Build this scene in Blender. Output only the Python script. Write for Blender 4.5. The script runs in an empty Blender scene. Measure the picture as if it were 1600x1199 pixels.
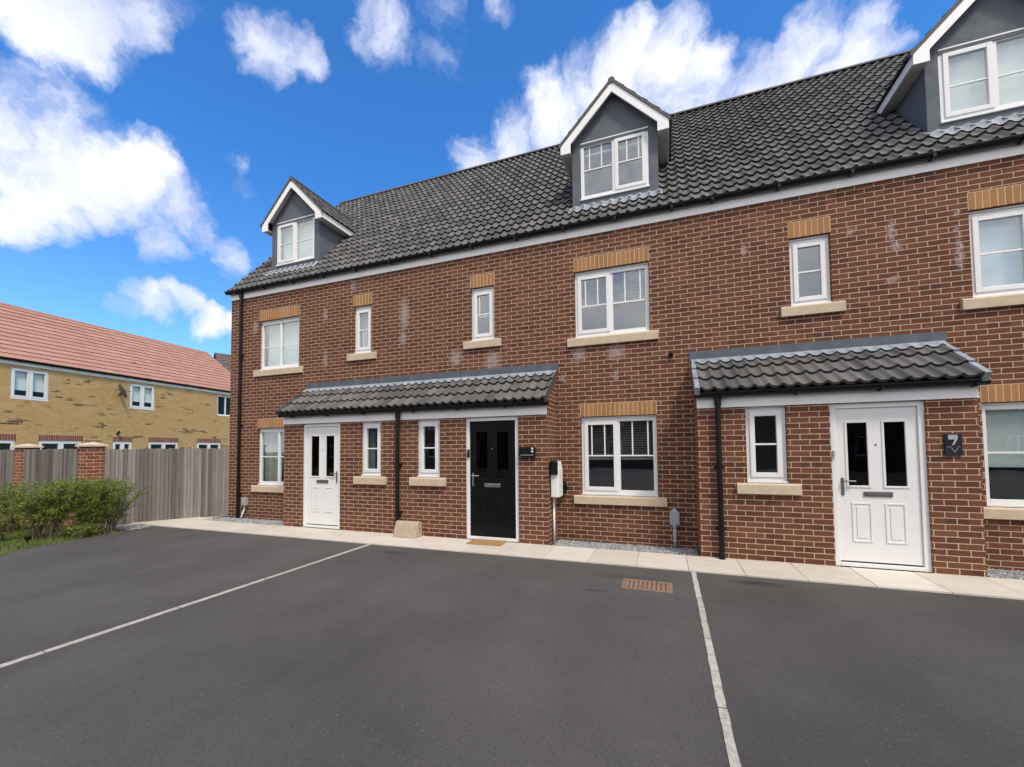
import bpy, math, random
from mathutils import Vector, Matrix, noise as mnoise
R = math.radians
scn = bpy.context.scene
COL = scn.collection

# ------------------------------------------------------------------ camera
CAM = Vector((10.0615, -7.2117, 1.5718))
YAW, PITCH, ROLL, FPX, PPX, PPY = 0.3519, 0.0401, -0.0099, 649.79, 800.0, 674.76
_fw = Vector((-math.sin(YAW)*math.cos(PITCH), math.cos(YAW)*math.cos(PITCH), math.sin(PITCH)))
_rt = Vector((math.cos(YAW), math.sin(YAW), 0))
_up = _rt.cross(_fw)
C_R = _rt*math.cos(ROLL) + _up*math.sin(ROLL)
C_U = -_rt*math.sin(ROLL) + _up*math.cos(ROLL)
cd = bpy.data.cameras.new('camera'); cam = bpy.data.objects.new('camera', cd); COL.objects.link(cam)
cd.sensor_width = 36; cd.lens = 36*FPX/1600; cd.shift_x = 0.0; cd.shift_y = (PPY-599.5)/1600
cd.clip_start = .05; cd.clip_end = 2000
M = Matrix((C_R, C_U, -_fw)).transposed().to_4x4(); M.translation = CAM
cam.matrix_world = M
scn.camera = cam

# ------------------------------------------------------------------ light
SUN_EL, SUN_AZ = R(55), R(180-48)            # azimuth clockwise from +Y (north); sun in front of the facade, slightly right
SUNDIR = Vector((math.sin(SUN_AZ)*math.cos(SUN_EL), math.cos(SUN_AZ)*math.cos(SUN_EL), math.sin(SUN_EL)))
sl = bpy.data.lights.new('sun', 'SUN'); so = bpy.data.objects.new('sun', sl); COL.objects.link(so)
sl.energy = 1.75; sl.angle = R(9); sl.color = (1.0, .925, .82)
so.rotation_euler = SUNDIR.to_track_quat('Z', 'Y').to_euler(); so.location = (0, -20, 30)
scn.view_settings.view_transform = 'Standard'; scn.view_settings.look = 'None'
scn.view_settings.exposure = 0.74; scn.view_settings.gamma = 1.0
scn.cycles.max_bounces = 8; scn.cycles.transparent_max_bounces = 16
scn.cycles.use_denoising = True

# ------------------------------------------------------------------ node helper
class NT:
    def __init__(s, tree): s.t = tree; s.n = tree.nodes; s.l = tree.links
    def new(s, typ, **kw):
        n = s.n.new(typ)
        for k, v in kw.items():
            if k.startswith('_'): setattr(n, k[1:], v)
        return n
    def link(s, a, b): s.l.new(a, b)
    def _set(s, sock, v):
        if hasattr(v, 'is_output') or isinstance(v, bpy.types.NodeSocket): s.link(v, sock)
        elif v is not None: sock.default_value = v
    def math(s, op, a, b=None, c=None, clamp=False):
        n = s.n.new('ShaderNodeMath'); n.operation = op; n.use_clamp = clamp
        s._set(n.inputs[0], a); s._set(n.inputs[1], b); s._set(n.inputs[2], c); return n.outputs[0]
    def vmath(s, op, a, b=None):
        n = s.n.new('ShaderNodeVectorMath'); n.operation = op
        s._set(n.inputs[0], a); s._set(n.inputs[1], b)
        return n.outputs['Value'] if op in ('DOT_PRODUCT', 'LENGTH', 'DISTANCE') else n.outputs[0]
    def mapr(s, v, a, b, c=0., d=1., smooth=False):
        n = s.n.new('ShaderNodeMapRange')
        if smooth: n.interpolation_type = 'SMOOTHSTEP'
        s._set(n.inputs[0], v)
        for i, x in enumerate((a, b, c, d)): s._set(n.inputs[i+1], x)
        return n.outputs[0]
    def mix(s, f, a, b, typ='MIX'):
        n = s.n.new('ShaderNodeMix'); n.data_type = 'RGBA'; n.blend_type = typ
        s._set(n.inputs[0], f)
        for i, v in ((6, a), (7, b)):
            if isinstance(v, tuple) and len(v) == 3: v = (*v, 1)
            s._set(n.inputs[i], v)
        return n.outputs[2]
    def noise(s, vec, scale, detail=4., rough=.55, dist=0., out=0, dim='3D'):
        n = s.n.new('ShaderNodeTexNoise'); n.noise_dimensions = dim
        if vec is not None: s.link(vec, n.inputs['Vector'])
        n.inputs['Scale'].default_value = scale; n.inputs['Detail'].default_value = detail
        n.inputs['Roughness'].default_value = rough; n.inputs['Distortion'].default_value = dist
        return n.outputs[out]
    def scale(s, vec, v):
        n = s.n.new('ShaderNodeMapping'); n.inputs['Scale'].default_value = v; s.link(vec, n.inputs[0]); return n.outputs[0]
    def sep(s, v): n = s.n.new('ShaderNodeSeparateXYZ'); s.link(v, n.inputs[0]); return n.outputs
    def comb(s, x, y, z):
        n = s.n.new('ShaderNodeCombineXYZ')
        for i, v in enumerate((x, y, z)): s._set(n.inputs[i], v)
        return n.outputs[0]
    def obj(s): return s.n.new('ShaderNodeTexCoord').outputs['Object']
    def pos(s): return s.n.new('ShaderNodeNewGeometry').outputs['Position']
    def island(s): return s.n.new('ShaderNodeNewGeometry').outputs['Random Per Island']
    def attr(s, name): n = s.n.new('ShaderNodeAttribute'); n.attribute_name = name; return n.outputs['Fac']
    def bump(s, h, strength=.4, dist=.01):
        n = s.n.new('ShaderNodeBump'); n.inputs['Strength'].default_value = strength; n.inputs['Distance'].default_value = dist
        s.link(h, n.inputs['Height']); return n.outputs[0]

def mat(name):
    m = bpy.data.materials.new(name); m.use_nodes = True
    nt = NT(m.node_tree); b = nt.n['Principled BSDF']
    return m, nt, b

# ------------------------------------------------------------------ world: sky with broken cumulus
w = bpy.data.worlds.new('World'); scn.world = w; w.use_nodes = True
nt = NT(w.node_tree); bg = nt.n['Background']
sky = nt.new('ShaderNodeTexSky', _sky_type='NISHITA', _sun_disc=False, _sun_elevation=SUN_EL, _sun_rotation=SUN_AZ)
sky.air_density = 1.0; sky.dust_density = .35; sky.ozone_density = 2.2
gen = nt.n.new('ShaderNodeTexCoord').outputs['Generated']
dvec = nt.vmath('NORMALIZE', gen)
def pdir(x, y): return (_fw + C_R*((x-PPX)/FPX) - C_U*((y-PPY)/FPX)).normalized()
BLOBS = [(40,225,120,1),(130,270,105,1),(205,265,80,1),(60,310,80,1),(15,345,60,1),(275,330,62,1),(250,375,55,.9),(340,395,36,.8),(300,355,50,.9),
 (60,160,85,.6),(95,215,70,.8),(20,120,60,.45),(110,5,110,.95),(205,25,65,.8),(30,5,90,.8),(255,10,60,.5),(400,85,70,.9),(365,70,50,.8),(455,95,55,.85),(480,110,36,.7),(420,115,45,.8),
 (220,470,42,.9),(262,466,36,.9),(310,492,36,.8),(350,490,34,.85),(190,480,30,.5),(600,55,70,.45),(690,20,60,.42),(765,20,45,.42),(570,80,40,.4),(680,95,40,.4),
 (740,248,52,.85),(790,225,62,1),(845,190,70,1),(900,200,80,1),(990,95,62,.95),(1050,110,80,1),(1110,135,70,1),(1160,150,60,.8),(960,170,100,1),(1080,190,110,1),(870,150,40,.5),
 (1285,75,66,1),(1250,115,60,.9),(1345,70,58,.9),(1330,120,80,1),(1395,80,40,.7),(1180,95,35,.45),(1090,60,40,.4),(1200,180,90,1),(365,265,30,.35),(372,300,30,.35)]
wv1 = nt.vmath('SUBTRACT', nt.noise(dvec, 2.8, 5., .6, out=1), (.5, .5, .5)); wv2 = nt.vmath('SUBTRACT', nt.noise(dvec, 9., 7., .65, out=1), (.5, .5, .5))
sv1 = nt.vmath('SCALE', wv1); sv1.node.inputs['Scale'].default_value = .15
sv2 = nt.vmath('SCALE', wv2); sv2.node.inputs['Scale'].default_value = .085
dwarp = nt.vmath('NORMALIZE', nt.vmath('ADD', dvec, nt.vmath('ADD', sv1, sv2)))
dens = None
for (x, y, r, a) in BLOBS:
    c = pdir(x, y)
    rr = .5*(math.acos(min(1, c.dot(pdir(x+r, y)))) + math.acos(min(1, c.dot(pdir(x, y+r)))))*1.13
    d = nt.vmath('DOT_PRODUCT', dwarp, tuple(c))
    v = nt.mapr(d, math.cos(rr), 1.0, 0., a)
    dens = v if dens is None else nt.math('MAXIMUM', dens, v)
# dense unseen cloud added as fill light over the rest of the sky (behind and beside the camera)
sx = nt.sep(dvec)
zz = nt.math('MAXIMUM', sx[2], .06)
flat = nt.comb(nt.math('DIVIDE', sx[0], zz), nt.math('DIVIDE', sx[1], zz), 0.)
behind = nt.mapr(nt.vmath('DOT_PRODUCT', dvec, tuple(_fw)), .15, -.15)
far_c = nt.math('MULTIPLY', nt.mapr(nt.noise(flat, .9, 5., .55), .20, .34), behind)
dens = nt.math('MAXIMUM', dens, far_c)
warp = nt.noise(dwarp, 6.5, 9., .60, .0)
fine = nt.noise(dwarp, 22., 8., .62)
nz = nt.math('ADD', nt.math('MULTIPLY', nt.math('SUBTRACT', warp, .5), 1.25), nt.math('MULTIPLY', nt.math('SUBTRACT', fine, .5), .65))
has = nt.mapr(dens, 0., .16)
cl = nt.math('ADD', nt.math('POWER', dens, .55), nt.math('MULTIPLY', nz, has))
alpha = nt.mapr(cl, .42, 1.08, 0., .96, smooth=True)
alpha = nt.math('MULTIPLY', alpha, nt.mapr(dens, 0., .1))
shade = nt.mapr(nt.noise(dvec, 7., 5., .5), .32, .68)
ccol = nt.mix(nt.math('MULTIPLY', shade, nt.mapr(cl, .6, 1.3)), (3.6, 3.8, 4.7), (6.0, 6.05, 6.35))
tint = nt.mix(nt.mapr(sx[2], .02, .5), (.56, .77, .91), (.26, .67, 1.06))
skyc = nt.mix(1.0, sky.outputs[0], tint, 'MULTIPLY')
ccol = nt.mix(behind, ccol, nt.mix(1., ccol, (1.42, 1.31, 1.15), 'MULTIPLY'))  # clouds out of view brightened and warmed to fill the facade
out = nt.mix(alpha, skyc, ccol)
nt.link(out, bg.inputs[0]); bg.inputs[1].default_value = .14

# ------------------------------------------------------------------ materials
def simple(name, col, rough=.5, metal=0., var=.06, vs=6., bump=0., bs=60., spec=.5):
    m, nt, b = mat(name)
    o = nt.obj(); n = nt.noise(o, vs, 5., .6)
    f = nt.mapr(n, .3, .7)
    c = nt.mix(f, tuple(x*(1-var) for x in col), tuple(min(1, x*(1+var)) for x in col))
    nt.link(c, b.inputs['Base Color']); b.inputs['Metallic'].default_value = metal
    rn = nt.noise(o, vs*3, 3.)
    nt.link(nt.mapr(rn, .3, .7, rough*.85, min(1, rough*1.15)), b.inputs['Roughness'])
    b.inputs['Specular IOR Level'].default_value = spec
    if bump: nt.link(nt.bump(nt.noise(o, bs, 4.), bump, .004), b.inputs['Normal'])
    return m

STAINS = [(5.07,4.35,.109,.374),(5.04,3.85,.093,.16),(3.98,4.42,.068,.168),(2.98,4.61,.055,.145),(2.99,3.62,.055,.202),(3.74,5.15,.069,.128),(.82,4.56,.085,.157),
 (6.25,3.35,.14,.151),(7.04,3.22,.156,.195),(8.69,3.23,.112,.158),(9.32,3.2,.148,.132),(11.28,4.61,.035,.101),(13.11,4.56,.043,.182),(13.16,4.34,.07,.072),
 (13.1,3.88,.085,.045),(12.64,4.65,.045,.075),(13.82,4.68,.02,.07),(13.83,4.13,.039,.26),(8.39,2.82,.046,.069),(9.3,2.81,.042,.088),(13.81,4.44,.026,.07)]
def brick_mat(name, c1, c2, cdark, mortar, stains=(), darks=.08, bands=False):
    m, nt, b = mat(name)
    o = nt.obj(); s = nt.sep(o)
    uv = nt.comb(nt.math('ADD', s[0], s[1]), s[2], 0.)
    wob = nt.vmath('SCALE', nt.vmath('SUBTRACT', nt.noise(o, 9., 2., .5, out=1), (.5, .5, .5)))
    wob.node.inputs['Scale'].default_value = .004
    uvw = nt.vmath('ADD', uv, wob)
    br = nt.n.new('ShaderNodeTexBrick'); nt.link(uvw, br.inputs['Vector'])
    br.offset = .5; br.inputs['Scale'].default_value = 1.; br.inputs['Brick Width'].default_value = .225; br.inputs['Row Height'].default_value = .075
    br.inputs['Mortar Size'].default_value = .0057; br.inputs['Mortar Smooth'].default_value = .25; br.inputs['Bias'].default_value = 0.
    br.inputs['Color1'].default_value = (0, 0, 0, 1); br.inputs['Color2'].default_value = (1, 1, 1, 1); br.inputs['Mortar'].default_value = (.5, .5, .5, 1)
    # per-brick random, second random from the cell index
    row = nt.math('FLOOR', nt.math('DIVIDE', s[2], .075))
    off = nt.math('MULTIPLY', nt.math('MODULO', nt.math('ABSOLUTE', row), 2.), .5)
    ucell = nt.math('FLOOR', nt.math('ADD', nt.math('DIVIDE', nt.math('ADD', s[0], s[1]), .225), off))
    wn = nt.n.new('ShaderNodeTexWhiteNoise'); wn.noise_dimensions = '2D'; nt.link(nt.comb(ucell, row, 0.), wn.inputs['Vector'])
    rnd = wn.outputs['Value']
    grain = nt.noise(nt.scale(o, (26, 26, 60)), 1., 5., .65)
    base = nt.mix(br.outputs['Color'], c1, c2)
    if bands:
        clus = nt.noise(nt.scale(o, (.8, .8, 3.2)), 1., 2.)
        dk = nt.math('MULTIPLY', nt.mapr(rnd, .55, .6), nt.mapr(clus, .56, .64))
    else:
        dk = nt.math('MULTIPLY', nt.mapr(rnd, 1-darks-.02, 1-darks+.02), .75)
    base = nt.mix(dk, base, cdark)
    base = nt.mix(nt.mapr(grain, .25, .75, 0., .5), base, nt.mix(1., base, (.55, .5, .5), 'MULTIPLY'))
    big = nt.noise(o, .7, 4.)
    base = nt.mix(nt.mapr(big, .3, .7, 0., .22), base, nt.mix(1., base, (.72, .66, .64), 'MULTIPLY'))
    mo = nt.mix(nt.mapr(nt.noise(o, 14., 5., .65), .3, .7), tuple(x*.72 for x in mortar), tuple(min(1, x*1.12) for x in mortar))
    colr = nt.mix(br.outputs['Fac'], base, mo)
    if stains:
        p = nt.pos(); ps = nt.sep(p); acc = None
        px = nt.math('ADD', ps[0], nt.mapr(nt.noise(p, 16., 4., .6), 0., 1., -.11, .11))
        pz = nt.math('ADD', ps[2], nt.mapr(nt.noise(p, 9., 4., .6), 0., 1., -.12, .12))
        flatp = nt.comb(px, pz, 0.)
        for (x, z, a, h) in stains:
            q = nt.vmath('DIVIDE', nt.vmath('SUBTRACT', flatp, (x, z, 0)), (a*1.1, h*1.1, 1))
            v = nt.mapr(nt.vmath('LENGTH', q), 1.15, .35)
            acc = v if acc is None else nt.math('MAXIMUM', acc, v)
        brk = nt.mapr(nt.noise(p, 48., 6., .75), .4, .62)
        f = nt.math('MULTIPLY', nt.math('MULTIPLY', acc, brk), nt.mapr(ps[1], -.03, -.01))
        faint = nt.math('MULTIPLY', nt.mapr(nt.noise(nt.scale(p, (5., 5., 1.6)), 1., 6., .7), .62, .75), nt.mapr(nt.noise(p, 60., 4., .7), .5, .7))
        f = nt.math('MAXIMUM', nt.math('MULTIPLY', f, .75), nt.math('MULTIPLY', faint, .3))
        colr = nt.mix(f, colr, (.56, .51, .49))
    nt.link(colr, b.inputs['Base Color'])
    b.inputs['Roughness'].default_value = .9; b.inputs['Specular IOR Level'].default_value = .25
    h = nt.math('SUBTRACT', nt.math('MULTIPLY', grain, .35), nt.math('MULTIPLY', br.outputs['Fac'], .8))
    nt.link(nt.bump(h, .7, .006), b.inputs['Normal'])
    return m
MAT = {}
MAT['brick'] = brick_mat('red brick', (.124,.048,.027), (.192,.077,.041), (.085,.037,.025), (.53,.41,.295), STAINS, darks=.06)
MAT['pier'] = brick_mat('orange brick', (.24,.085,.045), (.33,.13,.07), (.12,.05,.035), (.60,.47,.36))
MAT['yellow'] = brick_mat('yellow brick', (.53,.345,.135), (.62,.425,.19), (.13,.075,.04), (.58,.42,.22), bands=True)
MAT['brown'] = brick_mat('brown brick', (.20,.12,.08), (.27,.16,.10), (.10,.06,.05), (.42,.34,.26))

def island_mat(name, a, b_, rough=.85, vs=30., extra=.25, bump=.3):
    m, nt, b = mat(name); o = nt.obj()
    c = nt.mix(nt.island(), a, b_)
    n = nt.noise(o, vs, 5., .65)
    c = nt.mix(nt.mapr(n, .3, .7, 0., extra), c, nt.mix(1., c, (.5, .5, .5), 'MULTIPLY'))
    nt.link(c, b.inputs['Base Color']); b.inputs['Roughness'].default_value = rough; b.inputs['Specular IOR Level'].default_value = .3
    if bump: nt.link(nt.bump(n, bump, .004), b.inputs['Normal'])
    return m
MAT['soldier'] = island_mat('buff lintel brick', (.33,.165,.060), (.42,.22,.088))
MAT['redsoldier'] = island_mat('red lintel brick', (.20,.06,.04), (.28,.09,.06))
MAT['mortar'] = simple('mortar', (.56,.42,.30), .95)
MAT['sill'] = simple('cast stone', (.53,.43,.30), .85, var=.10, vs=9., bump=.15)
MAT['coping'] = simple('pale coping stone', (.62,.53,.40), .85, var=.12, vs=9., bump=.2)
MAT['upvc'] = simple('white plastic', (.77,.77,.755), .32, var=.015)
MAT['fascia'] = simple('white fascia board', (.86,.855,.84), .35, var=.03, vs=2.)
MAT['soffit'] = simple('soffit board', (.55,.53,.49), .6, var=.05)
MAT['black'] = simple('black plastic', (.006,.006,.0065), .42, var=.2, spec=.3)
MAT['blackdoor'] = simple('black door', (.0045,.005,.006), .32, var=.15, spec=.25)
MAT['whitedoor'] = simple('white door', (.75,.745,.725), .34, var=.015)
MAT['render'] = simple('grey render', (.105,.122,.140), .85, var=.07, vs=3., bump=.12, bs=120)
MAT['lead'] = simple('lead flashing', (.24,.265,.295), .62, var=.25, vs=5., bump=.25, bs=14)
MAT['leadshade'] = simple('shaded lead', (.085,.100,.120), .7, var=.25, vs=5., bump=.2, bs=14)  # darker copy of the lead: shade of the vertical upstand put into colour
MAT['chrome'] = simple('brushed metal', (.55,.55,.55), .3, metal=1.)
MAT['darkmetal'] = simple('dark grey metal', (.16,.16,.165), .4, metal=.5)
MAT['greyplastic'] = simple('grey plastic', (.33,.36,.38), .5, var=.08)
MAT['whiteplastic'] = simple('white casing', (.78,.78,.76), .4, var=.02)
MAT['beige'] = simple('beige meter cover', (.42,.325,.235), .6, var=.10, vs=11.)
MAT['coir'] = simple('coir mat', (.33,.19,.075), .95, var=.3, vs=140., bump=.5, bs=200)
MAT['slate'] = simple('black slate', (.014,.017,.024), .3, var=.3, vs=4.)
MAT['silver'] = simple('silver print', (.36,.38,.42), .4)
MAT['dark'] = simple('dark unlit room', (.05,.05,.05), .9)  # room darkness put into the colour, so panes look onto unlit space
MAT['floor'] = simple('floor deck', (.12,.10,.08), .9)
MAT['sheer'] = simple('sheer curtain', (.78,.84,.81), .9, var=.05)
MAT['curtain'] = simple('grey curtain', (.45,.46,.45), .9, var=.10)
MAT['roller'] = simple('pale roller blind', (.75,.80,.78), .8, var=.03)
MAT['slat'] = simple('blind slat', (.30,.30,.29), .6, var=.08)
MAT['rail'] = simple('pale blind rail', (.62,.68,.66), .5, var=.03)
MAT['darkslat'] = simple('dark blind slat', (.20,.18,.155), .55, var=.12)
MAT['rust'] = simple('rusty iron', (.235,.145,.092), .85, var=.35, vs=22., bump=.4, bs=60)
MAT['rustdark'] = simple('dark rust', (.085,.058,.042), .9, var=.3)
MAT['iron'] = simple('dark iron', (.035,.033,.032), .7, var=.2)
MAT['stem'] = simple('shrub stem', (.095,.065,.045), .9, var=.2)
MAT['soil'] = simple('soil', (.10,.075,.045), .95, var=.35, vs=12., bump=.6, bs=30)
MAT['turf'] = simple('rough turf', (.075,.095,.035), .95, var=.3, vs=5., bump=.6, bs=30)
MAT['stone'] = island_mat('grey gravel', (.16,.16,.17), (.48,.48,.48), .9, 60., .3)
MAT['chip'] = island_mat('pale gravel', (.26,.25,.24), (.55,.53,.50), .9, 60., .25)

def tile_mat(name, a, b_, lichen=None, rough=.8):
    m, nt, b = mat(name); o = nt.obj(); t = nt.attr('tone')
    c = nt.mix(t, a, b_)
    n = nt.noise(o, 38., 5., .65); n2 = nt.noise(o, 1.1, 4., .6)
    c = nt.mix(nt.mapr(n, .3, .72, 0., .35), c, nt.mix(1., c, (.5, .5, .5), 'MULTIPLY'))
    c = nt.mix(nt.mapr(n2, .35, .7, 0., .3), c, nt.mix(1., c, (.68, .68, .70), 'MULTIPLY'))
    if lichen: c = nt.mix(nt.mapr(nt.noise(o, 7., 6., .7), .66, .74, 0., .35), c, lichen)
    nt.link(c, b.inputs['Base Color']); b.inputs['Roughness'].default_value = rough; b.inputs['Specular IOR Level'].default_value = .35
    nt.link(nt.bump(n, .25, .004), b.inputs['Normal'])
    return m
MAT['tile'] = tile_mat('charcoal pantile', (.078,.076,.071), (.165,.159,.148), (.24,.21,.17))
MAT['redtile'] = tile_mat('salmon roof tile', (.46,.235,.165), (.53,.285,.205))
MAT['browntile'] = tile_mat('brown roof tile', (.13,.10,.09), (.17,.13,.12))

def glass_mat(name, tint=(.93,.965,.96), gain=1.):
    m, nt, b = mat(name)
    nt.n.remove(b); o = nt.n['Material Output']
    tr = nt.new('ShaderNodeBsdfTransparent'); tr.inputs[0].default_value = (*tint, 1)
    gl = nt.new('ShaderNodeBsdfGlossy'); gl.inputs['Roughness'].default_value = .015; gl.inputs[0].default_value = (.93, .97, 1, 1)
    wv = nt.noise(nt.obj(), 2.2, 2.)
    nt.link(nt.bump(wv, .05, .02), gl.inputs['Normal'])
    ge = nt.new('ShaderNodeNewGeometry')
    ct = nt.math('ABSOLUTE', nt.vmath('DOT_PRODUCT', ge.outputs['Incoming'], ge.outputs['Normal']))
    fr = nt.math('ADD', .042, nt.math('MULTIPLY', nt.math('POWER', nt.math('SUBTRACT', 1., ct, clamp=True), 5.), .958))
    f = nt.math('MULTIPLY', fr, 1.15*gain, clamp=True)
    mx = nt.new('ShaderNodeMixShader'); nt.link(f, mx.inputs[0]); nt.link(tr.outputs[0], mx.inputs[1]); nt.link(gl.outputs[0], mx.inputs[2])
    nt.link(mx.outputs[0], o.inputs[0])
    return m
MAT['glass'] = glass_mat('window glass', gain=2.7)
MAT['glassfar'] = glass_mat('far window glass', gain=.25)
MAT['doorglass'] = glass_mat('door glass', (.10,.11,.115), 1.0)

def wood_fence():
    m, nt, b = mat('weathered boards'); o = nt.obj()
    isl = nt.island()
    c = nt.mix(isl, (.145,.132,.12), (.33,.305,.28))
    g = nt.noise(nt.scale(o, (34, 34, 1.4)), 1., 5., .65)
    c = nt.mix(nt.mapr(g, .3, .7, 0., .6), c, nt.mix(1., c, (.48,.45,.42), 'MULTIPLY'))
    kn = nt.mapr(nt.noise(nt.scale(o, (9, 9, 4)), 1., 2.), .70, .76)
    c = nt.mix(nt.math('MULTIPLY', kn, .6), c, (.06,.045,.035))
    nt.link(c, b.inputs['Base Color']); b.inputs['Roughness'].default_value = .9; b.inputs['Specular IOR Level'].default_value = .2
    nt.link(nt.bump(g, .4, .004), b.inputs['Normal']); return m
MAT['fence'] = wood_fence()

def asphalt():
    m, nt, b = mat('asphalt'); p = nt.pos()
    n = nt.noise(p, 62., 5., .85); n3 = nt.noise(p, 24., 5., .75); n2 = nt.noise(p, .55, 5., .6); n4 = nt.noise(p, 2.6, 5., .65)
    c = nt.mix(nt.mapr(n2, .32, .68), (.068,.062,.057), (.108,.099,.090))
    c = nt.mix(nt.mapr(n4, .35, .7, 0., .35), c, (.068,.064,.061))
    sp = nt.mapr(n, .56, .72)
    c = nt.mix(nt.math('MULTIPLY', sp, .6), c, (.26,.24,.22))
    c = nt.mix(nt.mapr(n, .46, .28, 0., .75), c, (.025,.023,.022))
    fleck = nt.mapr(nt.noise(p, 62., 2., .5), .73, .78)
    c = nt.mix(nt.math('MULTIPLY', fleck, .5), c, (.36,.34,.31))
    trk = nt.noise(nt.scale(p, (1.6, .25, 1)), 1., 4., .6)
    c = nt.mix(nt.mapr(trk, .45, .7, 0., .35), c, nt.mix(1., c, (.66,.65,.65), 'MULTIPLY'))
    c = nt.mix(nt.mapr(nt.sep(p)[0], 10.33, 10.36, 0., .75), c, nt.mix(1., c, (.80,.81,.79), 'MULTIPLY'))
    dust = nt.mapr(nt.noise(p, 5.2, 7., .72), .60, .80)
    c = nt.mix(nt.math('MULTIPLY', dust, .28), c, (.16,.145,.125))
    # small oily patch on the right bay, dark smear left of the rusty gully
    for (x, y, a, bb, s) in ((11.07,-1.64,.10,.05,.9),(11.0,-1.66,.30,.09,.55),(9.27,-2.48,.16,.03,.7),(6.1,-1.75,.30,.10,.5),(9.62,-1.9,.5,.12,.35)):
        q = nt.vmath('DIVIDE', nt.vmath('SUBTRACT', p, (x, y, -.02)), (a, bb, 1.))
        v = nt.mapr(nt.math('ADD', nt.vmath('LENGTH', q), nt.mapr(n3, .2, .8, -.5, .5)), 1.2, .4, 0., s)
        c = nt.mix(v, c, (.016,.015,.015))
    # hairline crack by the gully
    cr = nt.mapr(nt.math('ABSOLUTE', nt.math('SUBTRACT', nt.sep(p)[1], nt.mapr(nt.noise(p, 2.5, 5., .6), 0., 1., -2.62, -2.24))), .014, .004)
    inx = nt.math('MULTIPLY', nt.mapr(nt.sep(p)[0], 10.05, 10.15), nt.mapr(nt.sep(p)[0], 10.9, 10.7))
    c = nt.mix(nt.math('MULTIPLY', nt.math('MULTIPLY', cr, inx), .55), c, (.015,.015,.015))
    nt.link(c, b.inputs['Base Color']); b.inputs['Roughness'].default_value = .86; b.inputs['Specular IOR Level'].default_value = .35
    h = nt.math('ADD', n, nt.math('MULTIPLY', n3, .6))
    nt.link(nt.bump(h, .8, .010), b.inputs['Normal']); return m
MAT['asphalt'] = asphalt()
def slab():
    m, nt, b = mat('cream paving slab'); o = nt.obj()
    c = nt.mix(nt.island(), (.54,.49,.41), (.64,.59,.51))
    g = nt.noise(nt.scale(o, (1.3, 16, 1)), 1., 6., .6); n2 = nt.noise(o, 2.6, 6., .65)
    c = nt.mix(nt.mapr(g, .35, .7, 0., .5), c, nt.mix(1., c, (.74,.70,.64), 'MULTIPLY'))
    c = nt.mix(nt.mapr(n2, .5, .75, 0., .45), c, (.42,.36,.28))
    nt.link(c, b.inputs['Base Color']); b.inputs['Roughness'].default_value = .8
    nt.link(nt.bump(nt.noise(o, 90., 4.), .2, .003), b.inputs['Normal']); return m
MAT['slab'] = slab()
def sett():
    m, nt, b = mat('white concrete sett'); o = nt.obj()
    c = nt.mix(nt.island(), (.42,.38,.32), (.54,.50,.43))
    n = nt.noise(o, 24., 6., .7)
    c = nt.mix(nt.mapr(n, .44, .66, 0., .75), c, (.23,.21,.185))
    nt.link(c, b.inputs['Base Color']); b.inputs['Roughness'].default_value = .85
    nt.link(nt.bump(n, .3, .004), b.inputs['Normal']); return m
MAT['sett'] = sett()
def leaf_mat(name, cols, trans=.35):
    m, nt, b = mat(name)
    c = nt.mix(nt.island(), cols[0], cols[1])
    c = nt.mix(nt.mapr(nt.noise(nt.obj(), 3.2, 3.), .35, .65, 0., .6), c, cols[2])
    nt.link(c, b.inputs['Base Color']); b.inputs['Roughness'].default_value = .55
    b.inputs['Subsurface Weight'].default_value = 0.
    tl = nt.new('ShaderNodeBsdfTranslucent'); nt.link(c, tl.inputs[0])
    mx = nt.new('ShaderNodeMixShader'); mx.inputs[0].default_value = trans
    nt.link(b.outputs[0], mx.inputs[1]); nt.link(tl.outputs[0], mx.inputs[2]); nt.link(mx.outputs[0], nt.n['Material Output'].inputs[0])
    return m
MAT['leaf'] = leaf_mat('shrub leaf', ((.12,.18,.022), (.27,.36,.06), (.20,.28,.04)))
MAT['leafy'] = leaf_mat('yellow green leaf', ((.20,.25,.03), (.30,.34,.05), (.16,.22,.03)))
MAT['grass'] = leaf_mat('grass blade', ((.09,.16,.022), (.20,.29,.05), (.16,.22,.035)))

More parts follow.
